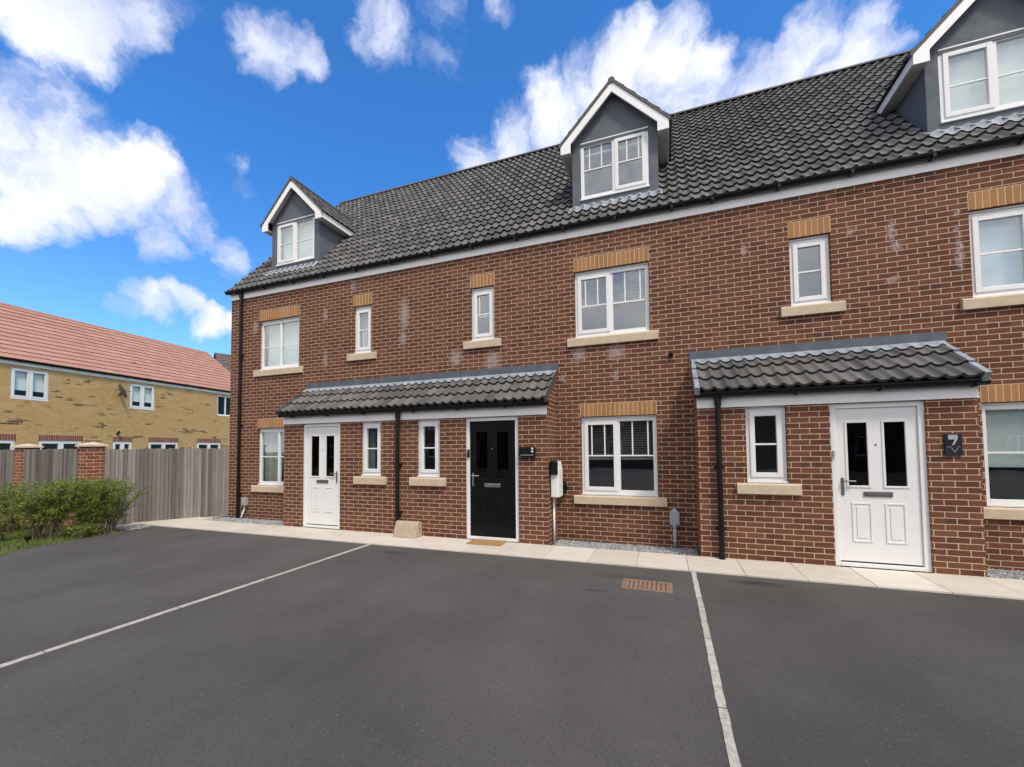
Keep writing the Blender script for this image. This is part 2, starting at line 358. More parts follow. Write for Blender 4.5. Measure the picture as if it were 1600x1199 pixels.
# ------------------------------------------------------------------ mesh helpers
class MB:
    def __init__(s): s.v = []; s.f = []; s.t = []
    def quad(s, a, b, c, d, t=0.):
        i = len(s.v); s.v += [a, b, c, d]; s.f.append((i, i+1, i+2, i+3)); s.t.append(t)
    def poly(s, pts, t=0.):
        i = len(s.v); s.v += list(pts); s.f.append(tuple(range(i, i+len(pts)))); s.t.append(t)
    def box(s, x0, x1, y0, y1, z0, z1, t=0.):
        i = len(s.v)
        s.v += [(x0,y0,z0),(x1,y0,z0),(x1,y1,z0),(x0,y1,z0),(x0,y0,z1),(x1,y0,z1),(x1,y1,z1),(x0,y1,z1)]
        for f in ((0,3,2,1),(4,5,6,7),(0,1,5,4),(1,2,6,5),(2,3,7,6),(3,0,4,7)): s.f.append(tuple(i+k for k in f)); s.t.append(t)
        return s
    def prism(s, pts, vec, t=0.):           # polygon pts (3D) extruded by vec
        n = len(pts); i = len(s.v); vec = Vector(vec)
        s.v += [tuple(p) for p in pts] + [tuple(Vector(p)+vec) for p in pts]
        s.f.append(tuple(range(i, i+n))); s.f.append(tuple(reversed(range(i+n, i+2*n)))); s.t += [t, t]
        for k in range(n):
            s.f.append((i+k, i+n+k, i+n+(k+1) % n, i+(k+1) % n)); s.t.append(t)
        return s
    def tube(s, pts, r, n=8, cap=True, t=0.):
        pts = [Vector(p) for p in pts]; rings = []
        rr = r if isinstance(r, (list, tuple)) else [r]*len(pts)
        for k, p in enumerate(pts):
            d = (pts[min(k+1, len(pts)-1)] - pts[max(k-1, 0)]).normalized()
            a = d.cross(Vector((0, 0, 1)))
            if a.length < .1: a = d.cross(Vector((1, 0, 0)))
            a.normalize(); b = d.cross(a); i = len(s.v)
            for q in range(n):
                an = 2*math.pi*q/n; s.v.append(tuple(p + (a*math.cos(an) + b*math.sin(an))*rr[k]))
            rings.append(i)
        for k in range(len(rings)-1):
            for q in range(n):
                s.f.append((rings[k]+q, rings[k]+(q+1) % n, rings[k+1]+(q+1) % n, rings[k+1]+q)); s.t.append(t)
        if cap:
            s.f.append(tuple(reversed(range(rings[0], rings[0]+n)))); s.f.append(tuple(range(rings[-1], rings[-1]+n))); s.t += [t, t]
        return s
    def build(s, name, m, parent=None, bevel=0., smooth=False, tone=False, fixn=True):
        me = bpy.data.meshes.new(name)
        me.from_pydata([tuple(v) for v in s.v], [], s.f); me.update()
        if fixn:
            import bmesh
            b = bmesh.new(); b.from_mesh(me); bmesh.ops.recalc_face_normals(b, faces=b.faces); b.to_mesh(me); b.free()
        if tone:
            at = me.attributes.new('tone', 'FLOAT', 'FACE'); at.data.foreach_set('value', s.t)
        me.materials.append(MAT[m] if isinstance(m, str) else m)
        if smooth: me.polygons.foreach_set('use_smooth', [True]*len(me.polygons))
        o = bpy.data.objects.new(name, me); COL.objects.link(o)
        if parent is not None: o.parent = parent
        if bevel:
            md = o.modifiers.new('bevel', 'BEVEL'); md.width = bevel; md.segments = 2; md.limit_method = 'ANGLE'; md.angle_limit = R(40)
        return o
def thing(name, label, cat, loc=(0, 0, 0), rz=0., group=None):
    o = bpy.data.objects.new(name, None); COL.objects.link(o); o.location = loc; o.rotation_euler = (0, 0, rz)
    tag(o, label, cat, group); return o
def tag(o, label, cat, group=None):
    o['label'] = label; o['category'] = cat
    if group: o['group'] = group
    return o
def structure(o, kind='structure'): o['kind'] = kind; return o

def holes_face(mb, x0, x1, z0, z1, holes, y, depth):
    """front face at y (looking -Y) with rectangular holes and reveals going back by depth"""
    xs = sorted({x0, x1, *[h[0] for h in holes], *[h[1] for h in holes]}); zs = sorted({z0, z1, *[h[2] for h in holes], *[h[3] for h in holes]})
    for i in range(len(xs)-1):
        for k in range(len(zs)-1):
            cx, cz = (xs[i]+xs[i+1])/2, (zs[k]+zs[k+1])/2
            if cx < x0 or cx > x1 or cz < z0 or cz > z1: continue
            if any(h[0] < cx < h[1] and h[2] < cz < h[3] for h in holes): continue
            mb.quad((xs[i], y, zs[k]), (xs[i+1], y, zs[k]), (xs[i+1], y, zs[k+1]), (xs[i], y, zs[k+1]))
    for (a, b, c, d) in holes:
        e = y+depth
        mb.quad((a, y, c), (a, e, c), (a, e, d), (a, y, d)); mb.quad((b, y, c), (b, y, d), (b, e, d), (b, e, c))
        mb.quad((a, y, d), (a, e, d), (b, e, d), (b, y, d)); mb.quad((a, y, c), (b, y, c), (b, e, c), (a, e, c))

rng = random.Random(7)
def roof_tiles(name, O, U, V, width, length, gauge, period, m, parent, u_off=0., amp=.040, thick=.042, skip=None, prof='pan', step=None, jit=.10):
    """interlocking tiles: O eave start, U along the eave, V up the slope; every course steps up at its lower edge"""
    O, U, V = Vector(O), Vector(U).normalized(), Vector(V).normalized(); N = U.cross(V)
    mb = MB(); n = max(1, round(length/gauge)); gauge = length/n
    du = step or period/10
    k0 = math.floor((u_off)/du); us = [0.]
    k = k0+1
    while k*du - u_off < width-1e-4:
        if k*du-u_off > 1e-4: us.append(k*du-u_off)
        k += 1
    us.append(width)
    def h(u):
        if prof == 'flat': return 0.
        return amp*(.5+.5*math.cos(2*math.pi*(u+u_off)/period))**2.3
    tones = {}
    for c in range(n):
        v0, v1 = c*gauge, min((c+1)*gauge+.02, length)
        lo, mid, hi, und = [], [], [], []
        for u in us:
            ti = math.floor((u+u_off)/period+.5); rj = tones.setdefault((c, ti), rng.random())
            e = (rj-.5)*.011
            hh = h(u)+((rj*7.3) % 1-.5)*.005
            lo.append(tuple(O+U*u+V*(v0-.004+e)+N*(hh+thick))); mid.append(tuple(O+U*u+V*(v0+.006)+N*(hh+thick+.002)))
            hi.append(tuple(O+U*u+V*v1+N*(hh*.95+.002))); und.append(tuple(O+U*u+V*(v0+.012)+N*(hh*.9-.004)))
        base = len(mb.v); L = len(us); mb.v += lo+mid+hi+und
        for i in range(L-1):
            um = (us[i]+us[i+1])/2
            if skip and skip(um, (v0+v1)/2): continue
            ti = math.floor((um+u_off)/period+.5)
            t = min(1, max(0, .5+(tones.get((c, ti), .5)-.5)*(1-jit*0)))
            mb.f.append((base+i, base+i+1, base+L+i+1, base+L+i)); mb.t.append(t)
            mb.f.append((base+L+i, base+L+i+1, base+2*L+i+1, base+2*L+i)); mb.t.append(t)
            mb.f.append((base+3*L+i, base+3*L+i+1, base+i+1, base+i)); mb.t.append(t*.2)  # course undersides toned darker: shade of the gaps put into tile colour
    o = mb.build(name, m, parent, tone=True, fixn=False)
    return o

# ------------------------------------------------------------------ house parts
def window(par, x0, x1, z0, z1, y, lights=2, sash=(), bars=None, cover=None, head=True, fr=.062, cill=True, glass='glass', name='window'):
    mb = MB(); d = .065
    zb = z0+(.03 if cill else 0)
    mb.box(x0, x0+fr, y, y+d, zb, z1); mb.box(x1-fr, x1, y, y+d, zb, z1)
    mb.box(x0+fr, x1-fr, y, y+d, z1-fr, z1); mb.box(x0+fr, x1-fr, y, y+d, zb, zb+fr)
    cells = []
    if lights == 2:
        xm = (x0+x1)/2; mw = .03
        mb.box(xm-mw, xm+mw, y, y+d, zb+fr, z1-fr); cells = [(x0+fr, xm-mw), (xm+mw, x1-fr)]
    else: cells = [(x0+fr, x1-fr)]
    if cill: mb.box(x0-.01, x1+.01, y-.035, y+d, z0, zb-.0015)
    if head: mb.box(x0, x1, y-.018, y+d-.01, z1+.001, z1+.026)
    W = mb.build(name, 'upvc', par, bevel=.004)
    za, zc = zb+fr, z1-fr
    for i, (a, b) in enumerate(cells):
        pa, pb, pz, pt = a, b, za, zc; py = y+.03
        if i in sash:
            s = MB(); f = .05; ys = y-.016; o = .012
            s.box(a-o, a+f, ys, y+.05, za-o, zc+o); s.box(b-f, b+o, ys, y+.05, za-o, zc+o)
            s.box(a+f, b-f, ys, y+.05, zc-f, zc+o); s.box(a+f, b-f, ys, y+.05, za-o, za+f)
            s.build('sash', 'upvc', W, bevel=.004); pa, pb, pz, pt = a+f, b-f, za+f, zc-f; py = y+.012
        g = MB(); g.box(pa, pb, py, py+.004, pz, pt); g.build('pane', glass, W)
        if bars:
            bm = MB(); hz, vs = bars if not isinstance(bars, list) else bars[i]
            zh = pz+(pt-pz)*hz
            bm.box(pa, pb, py-.012, py-.001, zh-.012, zh+.012)
            for vx in vs:
                xx = pa+(pb-pa)*vx; bm.box(xx-.011, xx+.011, py-.012, py-.001, zh+.0125, pt)
            bm.build('glazing_bar', 'upvc', W, bevel=.002)
    if cover:
        cx0, cx1 = x0+.02, x1-.02
        kind, frac = cover; yc = y+.17
        ztop = z1-.01; zlow = z0+.02 if frac >= 1 else z1-(z1-z0)*frac
        if kind in ('sheer', 'curtain'):
            spans = [(cx0, cx1)] if kind == 'sheer' else [(cx0, cx0+(cx1-cx0)*.36), (cx1-(cx1-cx0)*.36, cx1)]
            for (a, b) in spans:
                c = MB(); n = 60; ph = rng.random()*6
                pr = [(a+(b-a)*k/n, yc+.022*math.sin(k*(b-a)*16/10+ph)+.012*math.sin(k*.9+ph*2)) for k in range(n+1)]
                for k in range(n):
                    (xa, ya), (xb, yb) = pr[k], pr[k+1]
                    c.quad((xa, ya, zlow), (xb, yb, zlow), (xb, yb, ztop), (xa, ya, ztop))
                c.build('curtain', kind, W, smooth=True, fixn=False)
        elif kind == 'roller':
            c = MB(); c.box(cx0, cx1, yc-.06, yc-.058, zlow, ztop); c.box(cx0, cx1, yc-.068, yc-.050, zlow-.022, zlow-.001)
            c.build('roller_blind', 'roller', W)
        elif kind in ('slats', 'darkslats'):
            c = MB(); z = ztop; pitch = .042
            while z > zlow:
                c.prism([(cx0, yc-.085, z-.012), (cx0, yc-.045, z+.010), (cx0, yc-.045, z+.013), (cx0, yc-.085, z-.009)], (cx1-cx0, 0, 0)); z -= pitch
            rl_ = MB(); rl_.box(cx0, cx1, yc-.087, yc-.045, zlow-.055, zlow-.015); rl_.build('blind_rail', 'rail' if kind == 'slats' else 'slat', W)
            for q in (.12, .5, .88):
                xx = cx0+(cx1-cx0)*q; c.box(xx-.002, xx+.002, yc-.088, yc-.086, zlow-.02, ztop)
            c.build('venetian_blind', 'slat' if kind == 'slats' else 'darkslat', W)
    return W

def lintel(par, x0, x1, z0, z1, y, m='soldier', pitch=.075):
    n = round((x1-x0)/pitch); p = (x1-x0)/n; mb = MB()
    for k in range(n):
        j = rng.uniform(-.0015, .0015)
        mb.box(x0+k*p+.005, x0+(k+1)*p-.005, y-.004+j, y+.05, z0+.002, z1-.006)
    L = mb.build('lintel', m, par, bevel=.003)
    b = MB(); b.box(x0-.004, x1+.004, y-.0015, y+.045, z0+.003, z1); b.build('lintel_mortar', 'mortar', L)
    return L
def sill(par, x0, x1, z0, z1, y):
    mb = MB(); mb.prism([(x0, y-.05, z0), (x0, y+.06, z0), (x0, y+.06, z1), (x0, y-.03, z1), (x0, y-.05, z1-.02)], (x1-x0, 0, 0))
    return mb.build('window_sill', 'sill', par, bevel=.004)

def door(par, x0, x1, z1, y, m, hinge, chrome='chrome'):
    f = .065; d = .07; fm = MB()
    fm.box(x0, x0+f, y, y+d, 0, z1); fm.box(x1-f, x1, y, y+d, 0, z1); fm.box(x0+f, x1-f, y, y+d, z1-f, z1)
    fm.box(x0+f, x1-f, y-.004, y+d, .004, .055)
    a, b, c, t = x0+f+.004, x1-f-.004, .062, z1-f-.004
    W, H = b-a, t-c
    pan = [(a+.145*W, a+.395*W, c+.495*H, c+.905*H), (a+.605*W, a+.855*W, c+.495*H, c+.905*H)]
    low = [(a+.17*W, a+.42*W, c+.13*H, c+.385*H), (a+.58*W, a+.83*W, c+.13*H, c+.385*H)]
    yl = y+.022; lm = MB(); holes_face(lm, a, b, c, t, pan, yl, .03)
    lm.quad((a, yl, c), (a, yl+.04, c), (a, yl+.04, t), (a, yl, t)); lm.quad((b, yl, c), (b, yl, t), (b, yl+.04, t), (b, yl+.04, c))
    lm.quad((a, yl, t), (b, yl, t), (b, yl+.04, t), (a, yl+.04, t)); lm.quad((a, yl, c), (b, yl, c), (b, yl+.04, c), (a, yl+.04, c))
    D = lm.build('door', m, par, fixn=False)
    ws = MB(); ws.box(a, b, yl-.006, yl+.03, .0555, .0615); ws.box(a+.01, b-.01, yl-.003, yl-.0005, .063, .072); ws.build('weather_seal', 'black', D)
    fm.build('door_frame', 'upvc', D, bevel=.004)
    tm = MB()
    for (p0, p1, q0, q1) in pan:
        e = .026
        for (u0, u1, v0, v1) in ((p0-e, p0, q0-e, q1+e), (p1, p1+e, q0-e, q1+e), (p0, p1, q1, q1+e), (p0, p1, q0-e, q0)): tm.box(u0, u1, yl-.010, yl-.0005, v0, v1)
        g = MB(); g.box(p0, p1, yl+.008, yl+.012, q0, q1); g.build('pane', 'doorglass', D)
    for (p0, p1, q0, q1) in low:
        e = .022
        for (u0, u1, v0, v1) in ((p0, p0+e, q0, q1), (p1-e, p1, q0, q1), (p0+e, p1-e, q1-e, q1), (p0+e, p1-e, q0, q0+e)): tm.box(u0, u1, yl-.009, yl-.0005, v0, v1)
        tm.box(p0+.05, p1-.05, yl-.007, yl-.0004, q0+.05, q1-.05)
    tm.build('moulding', m, D, bevel=.004)
    lp = MB(); xm = (a+b)/2; zl = c+.44*H; lp.box(xm-.15, xm+.15, yl-.014, yl-.0006, zl-.028, zl+.035); lp.box(xm-.125, xm+.125, yl-.018, yl-.0142, zl-.016, zl+.022)
    lp.build('letter_plate', 'darkmetal' if m == 'whitedoor' else chrome, D, bevel=.003)
    hx = a+.055 if hinge == 'right' else b-.055; sg = 1 if hinge == 'right' else -1; hz = c+.50*H
    hm = MB(); hm.box(hx-.016, hx+.016, yl-.010, yl-.0006, hz-.14, hz+.09); hm.tube([(hx, yl-.010, hz+.05), (hx, yl-.05, hz+.05), (hx+sg*.03, yl-.055, hz+.05), (hx+sg*.13, yl-.05, hz+.046)], .010, 8)
    hm.build('handle', 'darkmetal' if m == 'whitedoor' else chrome, D, bevel=.003)
    sp = MB(); sp.tube([(xm, yl-.004, c+.76*H), (xm, yl-.0006, c+.76*H)], .012, 10); sp.build('spyhole', 'chrome' if m != 'whitedoor' else 'darkmetal', D)
    return D

def gutter(par, x0, x1, y, z, r=.056, n=10, brackets=.9, name='gutter', stub=True):
    mb = MB(); pts = []
    for k in range(n+1):
        a = math.pi + math.pi*k/n; pts.append((y+r*math.cos(a), z+r*math.sin(a)))
    for k in range(n):
        (ya, za), (yb, zb) = pts[k], pts[k+1]; mb.quad((x0, ya, za), (x1, ya, za), (x1, yb, zb), (x0, yb, zb))
    for x in (x0, x1): mb.poly([(x, p[0], p[1]) for p in pts])
    mb.tube([(x0, y-r, z), (x1, y-r, z)], .007, 6)
    G = mb.build(name, 'black', par, fixn=False)
    x = x0+.35
    while x < x1:
        b = MB(); b.box(x-.018, x+.018, y-r-.008, y+r, z-r-.012, z-r+.03); x += brackets
        b.build('gutter_bracket', 'black', G, bevel=.003)
    return G
def downpipe(par, x, y, z0, z1, r=.034, clips=(.6, 1.6), wall_y=None):
    mb = MB(); mb.tube([(x, y, z0), (x, y, z1)], r, 12); mb.tube([(x, y, z1-.10), (x, y, z1+.03)], r+.010, 12); mb.tube([(x, y, z0), (x, y, z0+.03)], r+.006, 12)
    P = mb.build('downpipe', 'black', par, smooth=False)
    c = MB()
    for z in clips:
        c.tube([(x, y, z-.025), (x, y, z+.025)], r+.008, 12); c.box(x-.065, x+.065, y+.012, (wall_y if wall_y is not None else y+.04)-.001, z-.016, z+.016)
    if clips: c.build('pipe_clip', 'black', P)
    return P

PITCH_R = R(49); EAVE_Y, EAVE_Z = -.06, 5.53
RIDGE_Y = 3.72; RIDGE_Z = EAVE_Z + (RIDGE_Y-EAVE_Y)*math.tan(PITCH_R); BACK_Y = 7.5
ROOF_V = (0, math.cos(PITCH_R), math.sin(PITCH_R)); ROOF_L = (RIDGE_Y-EAVE_Y)/math.cos(PITCH_R)
DORM = {'a': 1.62, 'd': 9.30, 'f': 14.52}
PY = -.63
XO = {1: 0., 2: 5.4, 3: 10.575}

def house(idx, label, x0, x1, wide, narrow, dorm_x, door_x, pwin, porch, gable=None, coverings=None):
    ox = XO[idx]; H = thing('terraced_house', label, 'house', (ox, 0, 0), 0., 'terraced houses in the row')
    L = lambda x: x-ox
    cv = coverings
    wx0, wx1, gx0, gx1 = wide
    # ---- walls
    mb = MB()
    holes = [(L(wx0), L(wx1), 3.495, 4.682), (L(narrow[0]), L(narrow[1]), 3.645, 4.682), (L(gx0), L(gx1), .752, 2.106)]
    holes_face(mb, L(x0), L(x1), -.12, 5.45, holes, 0., .10)
    def gab(x):
        mb.poly([(x, 0, -.12), (x, BACK_Y, -.12), (x, BACK_Y, 5.45), (x, RIDGE_Y, RIDGE_Z-.05), (x, 0, 5.45)])
    gab(L(x0)); gab(L(x1))
    mb.quad((L(x0), BACK_Y, -.12), (L(x1), BACK_Y, -.12), (L(x1), BACK_Y, 5.45), (L(x0), BACK_Y, 5.45))
    mb.build('wall', 'brick', H, fixn=False)
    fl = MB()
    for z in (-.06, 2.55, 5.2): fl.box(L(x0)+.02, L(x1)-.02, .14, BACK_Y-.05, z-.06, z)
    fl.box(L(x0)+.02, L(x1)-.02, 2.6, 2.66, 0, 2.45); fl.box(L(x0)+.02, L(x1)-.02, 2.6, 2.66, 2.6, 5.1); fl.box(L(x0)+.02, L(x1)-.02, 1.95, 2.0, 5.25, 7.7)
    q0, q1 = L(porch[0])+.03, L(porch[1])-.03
    fl.box(q0, q1, -.02, -.004, 0, 2.4); fl.box(q0, q1, -.50, -.021, -.05, -.01)  # dark sheet added over the wall behind the porch, standing for unlit interior
    fl.build('dark_interior', 'dark', H)
    # ---- roof
    ext0 = .055 if idx == 1 else 0.; ext1 = .05 if idx == 3 else 0.
    dx = L(dorm_x)
    def skip(u, v):
        xx = L(x0)-ext0+u; yy = EAVE_Y+v*math.cos(PITCH_R)
        return abs(xx-dx) < .70 and .5 < yy < 1.75
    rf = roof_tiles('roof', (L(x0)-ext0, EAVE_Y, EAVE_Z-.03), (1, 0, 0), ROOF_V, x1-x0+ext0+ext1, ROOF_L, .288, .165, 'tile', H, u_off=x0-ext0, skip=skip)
    bk = MB()
    e0, e1 = L(x0)-ext0, L(x1)+ext1
    bk.quad((e0, RIDGE_Y, RIDGE_Z-.02), (e1, RIDGE_Y, RIDGE_Z-.02), (e1, BACK_Y+.15, 5.40), (e0, BACK_Y+.15, 5.40), .4); bk.build('rear_roof_slope', 'tile', rf, tone=True)
    rd = MB(); x = e0
    while x < e1-.05:
        x2 = e1; n = 8; cy, cz, rr = RIDGE_Y, RIDGE_Z-.055, .125
        for k in range(n):
            a0, a1 = math.pi*k/n, math.pi*(k+1)/n
            rd.quad((x+.0005, cy-rr*math.cos(a0), cz+.72*rr*math.sin(a0)), (x2-.004, cy-rr*math.cos(a0), cz+.72*rr*math.sin(a0)), (x2-.004, cy-rr*math.cos(a1), cz+.72*rr*math.sin(a1)), (x+.004, cy-rr*math.cos(a1), cz+.72*rr*math.sin(a1)), .45+.3*rng.random())
        x = x2
    rd.build('ridge_tiles', 'tile', rf, tone=True, fixn=False)
    if ext0 or ext1:
        vg = MB(); xv = e0-.008 if ext0 else e1-.010; nrm = Vector((0, -math.sin(PITCH_R), math.cos(PITCH_R)))
        A = Vector((xv, EAVE_Y, EAVE_Z-.03)); B = A+Vector(ROOF_V)*ROOF_L
        vg.prism([A-nrm*.07, B-nrm*.07, B+nrm*.012, A+nrm*.012], (.02, 0, 0), .3); vg.build('verge_strip', 'tile', rf, tone=True)
    # ---- fascia and gutter
    fa = MB(); fa.box(L(x0)+(.002 if idx > 1 else 0), L(x1), -.02, -.001, 5.306, 5.50); F = fa.build('fascia', 'fascia', H, bevel=.003)
    gutter(H, L(x0)-(.07 if idx == 1 else 0), L(x1)+(.07 if idx == 3 else 0), -.085, 5.50, .058)
    # ---- windows
    lintel(H, L(wx0), L(wx1), 4.682, 4.927, 0.); lintel(H, L(narrow[0])-.005, L(narrow[1])+.005, 4.682, 4.927, 0.)
    window(H, L(wx0)+.004, L(wx1)-.004, 3.497, 4.652, .055, 2, cv['w'][0], cv['w'][1], cv['w'][2])
    window(H, L(narrow[0])+.004, L(narrow[1])-.004, 3.647, 4.652, .055, 1, (0,), cv['n'][1], cv['n'][2])
    sill(H, L(wx0)-.13, L(wx1)+.13, 3.345, 3.495, 0.); sill(H, L(narrow[0])-.14, L(narrow[1])+.14, 3.495, 3.645, 0.)
    lintel(H, L(gx0), L(gx1), 2.106, 2.339, 0.)
    window(H, L(gx0)+.004, L(gx1)-.004, .754, 2.076, .055, 2, cv['g'][0], cv['g'][1], cv['g'][2])
    sill(H, L(gx0)-.13, L(gx1)+.13, .606, .752, 0.)
    # ---- porch
    p0, p1, side0, side1 = porch
    pm = MB(); dh = (L(door_x[0]), L(door_x[1]), -.12, 2.14); wh = (L(pwin[0]), L(pwin[1]), 1.058, 2.14)
    holes_face(pm, L(p0), L(p1), -.12, 2.14, [dh, wh], PY, .12)
    SL = math.tan(R(35.5))
    def zr(y): return 2.37+(y-(PY-.16))*SL-.04
    for x, s in ((L(p0), side0), (L(p1), side1)):
        if s: pm.poly([(x, PY, -.12), (x, 0, -.12), (x, 0, zr(0)-.03), (x, PY, zr(PY)-.03)])
    pm.quad((L(p0), PY, 2.14), (L(p1), PY, 2.14), (L(p1), PY, 2.31), (L(p0), PY, 2.31))
    pm.build('porch_wall', 'brick', H, fixn=False)
    if side0 or side1:
        pass
    o0 = .025 if side0 else 0.; o1 = .025 if side1 else 0.
    EY = PY-.165; V = (0, math.cos(R(35.5)), math.sin(R(35.5))); PL = (0-EY)/math.cos(R(35.5))
    pr = roof_tiles('porch_roof', (L(p0)-o0, EY, 2.345), (1, 0, 0), V, p1-p0+o0+o1, PL, .30, .165, 'tile', H, u_off=p0-o0)
    ft = MB(); yb = -.20; N38 = Vector((0, -math.sin(R(35.5)), math.cos(R(35.5))))
    # lead flashing: upstand on the wall, apron dressed over the top course
    zt = 3.088; zj = zr(0)+.066
    up_ = MB(); up_.box(L(p0)-(o0+.03 if side0 else 0), L(p1)+(o1+.03 if side1 else 0), -.013, -.002, zj-.03, zt); up_.build('flashing_upstand', 'leadshade', pr, bevel=.003)
    du = .02; n = int((p1-p0+o0+o1)/du)
    for k in range(n):
        ua, ub = (p1-p0+o0+o1)*k/n, (p1-p0+o0+o1)*(k+1)/n
        def hh(u): return .036*(.5+.5*math.cos(2*math.pi*(u+p0-o0)/.165))**2.3
        def pt(u, y, lift): return (L(p0)-o0+u, y, zr(y)+.012+lift)
        ft.quad(pt(ua, -.150, .066+hh(ua)), pt(ub, -.150, .066+hh(ub)), pt(ub, -.06, .068+.5*hh(ub)), pt(ua, -.06, .068+.5*hh(ua)))
        ft.quad(pt(ua, -.06, .068+.5*hh(ua)), pt(ub, -.06, .068+.5*hh(ub)), (pt(ub, -.012, 0)[0], -.012, zj+.004), (pt(ua, -.012, 0)[0], -.012, zj+.004))
    ft.build('flashing', 'lead', pr, smooth=True, fixn=False)
    for sd, xa, xb in ((side0, L(p0)-o0-.010, L(p0)-o0+.055), (side1, L(p1)+o1-(.055 if idx == 3 else .022), L(p1)+o1+.010)):
        if not sd: continue
        vs = MB(); nn = 3; g = PL/nn
        for c in range(nn):
            A = Vector((xa, EY, 2.345))+Vector(V)*(c*g-.006); B = Vector((xa, EY, 2.345))+Vector(V)*min((c+1)*g, PL-.12)
            vs.prism([A-N38*.05, B-N38*.06, B+N38*.046, A+N38*.072], (xb-xa, 0, 0))
        vs.build('verge_trim', 'lead' if idx == 3 else 'tile', pr, bevel=.004)
    pf = MB(); pf.box(L(p0)-(.004 if side0 else 0), L(p1)+(.004 if side1 else 0), PY-.022, PY-.001, 2.122, 2.33); pf.build('porch_fascia', 'fascia', H, bevel=.003)
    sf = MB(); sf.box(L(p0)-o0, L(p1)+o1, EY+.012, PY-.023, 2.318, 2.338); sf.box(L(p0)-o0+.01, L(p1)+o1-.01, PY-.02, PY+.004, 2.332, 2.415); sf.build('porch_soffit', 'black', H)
    gutter(H, L(p0)-(o0+.01 if side0 else 0), L(p1)+(o1+.03 if side1 else 0), PY-.085, 2.318, .056, name='porch_gutter')
    wn = window(H, L(pwin[0])+.004, L(pwin[1])-.004, 1.060, 2.10, PY+.05, 1, (0,), (.5, ()), cv['p'])
    sill(H, L(pwin[0])-.135, L(pwin[1])+.135, .911, 1.058, PY)
    # ---- dormer
    dw = .765; fy = .40; zb = EAVE_Z+(fy-EAVE_Y)*math.tan(PITCH_R)
    wz0, wz1 = 6.18, 7.27
    dm = MB(); wh = (dx-.612, dx+.612, wz0, wz1)
    ze = 7.22; za = ze+(dw+.19)*math.tan(R(45.5))    # eave and apex of the dormer roof underside
    holes_face(dm, dx-dw, dx+dw, zb-.15, ze, [wh], fy, .08)
    dm.poly([(dx-dw, fy, ze), (dx+dw, fy, ze), (dx+dw, fy, ze+.19*math.tan(R(45.5))), (dx, fy, za), (dx-dw, fy, ze+.19*math.tan(R(45.5)))])
    ym = EAVE_Y+(ze-EAVE_Z)/math.tan(PITCH_R)+.3
    for sx in (-1, 1): dm.poly([(dx+sx*dw, fy, zb-.15), (dx+sx*dw, ym, ze+.3-.15), (dx+sx*dw, ym, ze+.19), (dx+sx*dw, fy, ze+.19)])
    D = dm.build('dormer', 'render', H, fixn=False)
    pt_ = R(45.5); by = .26; hw = dw+.19
    yr = EAVE_Y+(za-EAVE_Z)/math.tan(PITCH_R)+.12; ye = EAVE_Y+(ze-EAVE_Z)/math.tan(PITCH_R)+.06
    for sx in (-1, 1):
        sl_ = (hw+.03)/math.cos(pt_)
        if sx > 0: O_, U_, V_ = (dx+hw+.03, by-.012, ze-.03+.035), (0, 1, 0), (-math.cos(pt_), 0, math.sin(pt_))
        else: O_, U_, V_ = (dx-hw-.03, yr, ze-.03+.035), (0, -1, 0), (math.cos(pt_), 0, math.sin(pt_))
        roof_tiles('dormer_roof', O_, U_, V_, yr-by+.012, sl_, .27, .165, 'tile', D, amp=.014, thick=.022)
    rg = MB(); rg.tube([(dx, by-.012, za+.03), (dx, yr, za+.03)], .062, 8); rg.build('dormer_ridge', 'tile', D, tone=True)
    bb = MB(); t = .022; bw = .17
    for sx in (-1, 1):     # bargeboards with boxed ends
        tn = math.tan(pt_)
        bb.prism([(dx, by, za+.004), (dx+sx*hw, by, ze+.004), (dx+sx*hw, by, ze-.155), (dx+sx*(hw-.19), by, ze-.155), (dx+sx*(hw-.19), by, ze-.155+.0+.17), (dx, by, za-bw*1.05)], (0, t, 0))
        bb.prism([(dx+sx*hw, by+t+.001, ze+.004), (dx+sx*hw, ye+.3, ze+.004), (dx+sx*hw, ye+.3, ze-.13), (dx+sx*hw, by+t+.001, ze-.13)], (-sx*.02, 0, 0))
    bb.build('bargeboard', 'fascia', D, bevel=.003)
    vg = MB(); tn = math.tan(pt_)
    for sx in (-1, 1):
        vg.prism([(dx, by-.016, za+.006), (dx+sx*(hw+.035), by-.016, za+.006-(hw+.035)*tn), (dx+sx*(hw+.035), by-.016, za+.066-(hw+.035)*tn), (dx, by-.016, za+.078)], (0, .05, 0), .5)
    vg.build('dormer_verge', 'tile', D, tone=True)
    sf = MB()
    for sx in (-1, 1):
        a, b = dx+sx*(dw+.001), dx+sx*(hw-.022)
        sf.box(min(a, b), max(a, b), by+t+.001, ye+.3, ze-.132, ze-.120)
        # underside of the verge overhang
        tn = math.tan(pt_)
        sf.prism([(dx, by+t+.001, za-.10), (dx+sx*(hw-.19), by+t+.001, za-.10-(hw-.19)*tn), (dx+sx*(hw-.19), by+t+.001, za-.09-(hw-.19)*tn), (dx, by+t+.001, za-.09)], (0, fy-by-t-.002, 0))
    sf.build('soffit', 'soffit', D)
    fl = MB(); n = int(2*(dw+.05)/.02); w2 = dw+.06
    for k in range(n):
        ua, ub = -w2+2*w2*k/n, -w2+2*w2*(k+1)/n
        def hh(u): return .026*(.5+.5*math.cos(2*math.pi*(u+dorm_x)/.165))**1.5
        def pt2(u, y, lift): return (dx+u, y, EAVE_Z-.03+(y-EAVE_Y)*math.tan(PITCH_R)+lift)
        fl.quad(pt2(ua, .215, .075+hh(ua)*1.5), pt2(ub, .215, .075+hh(ub)*1.5), pt2(ub, fy-.006, .07+hh(ub)), pt2(ua, fy-.006, .07+hh(ua)))
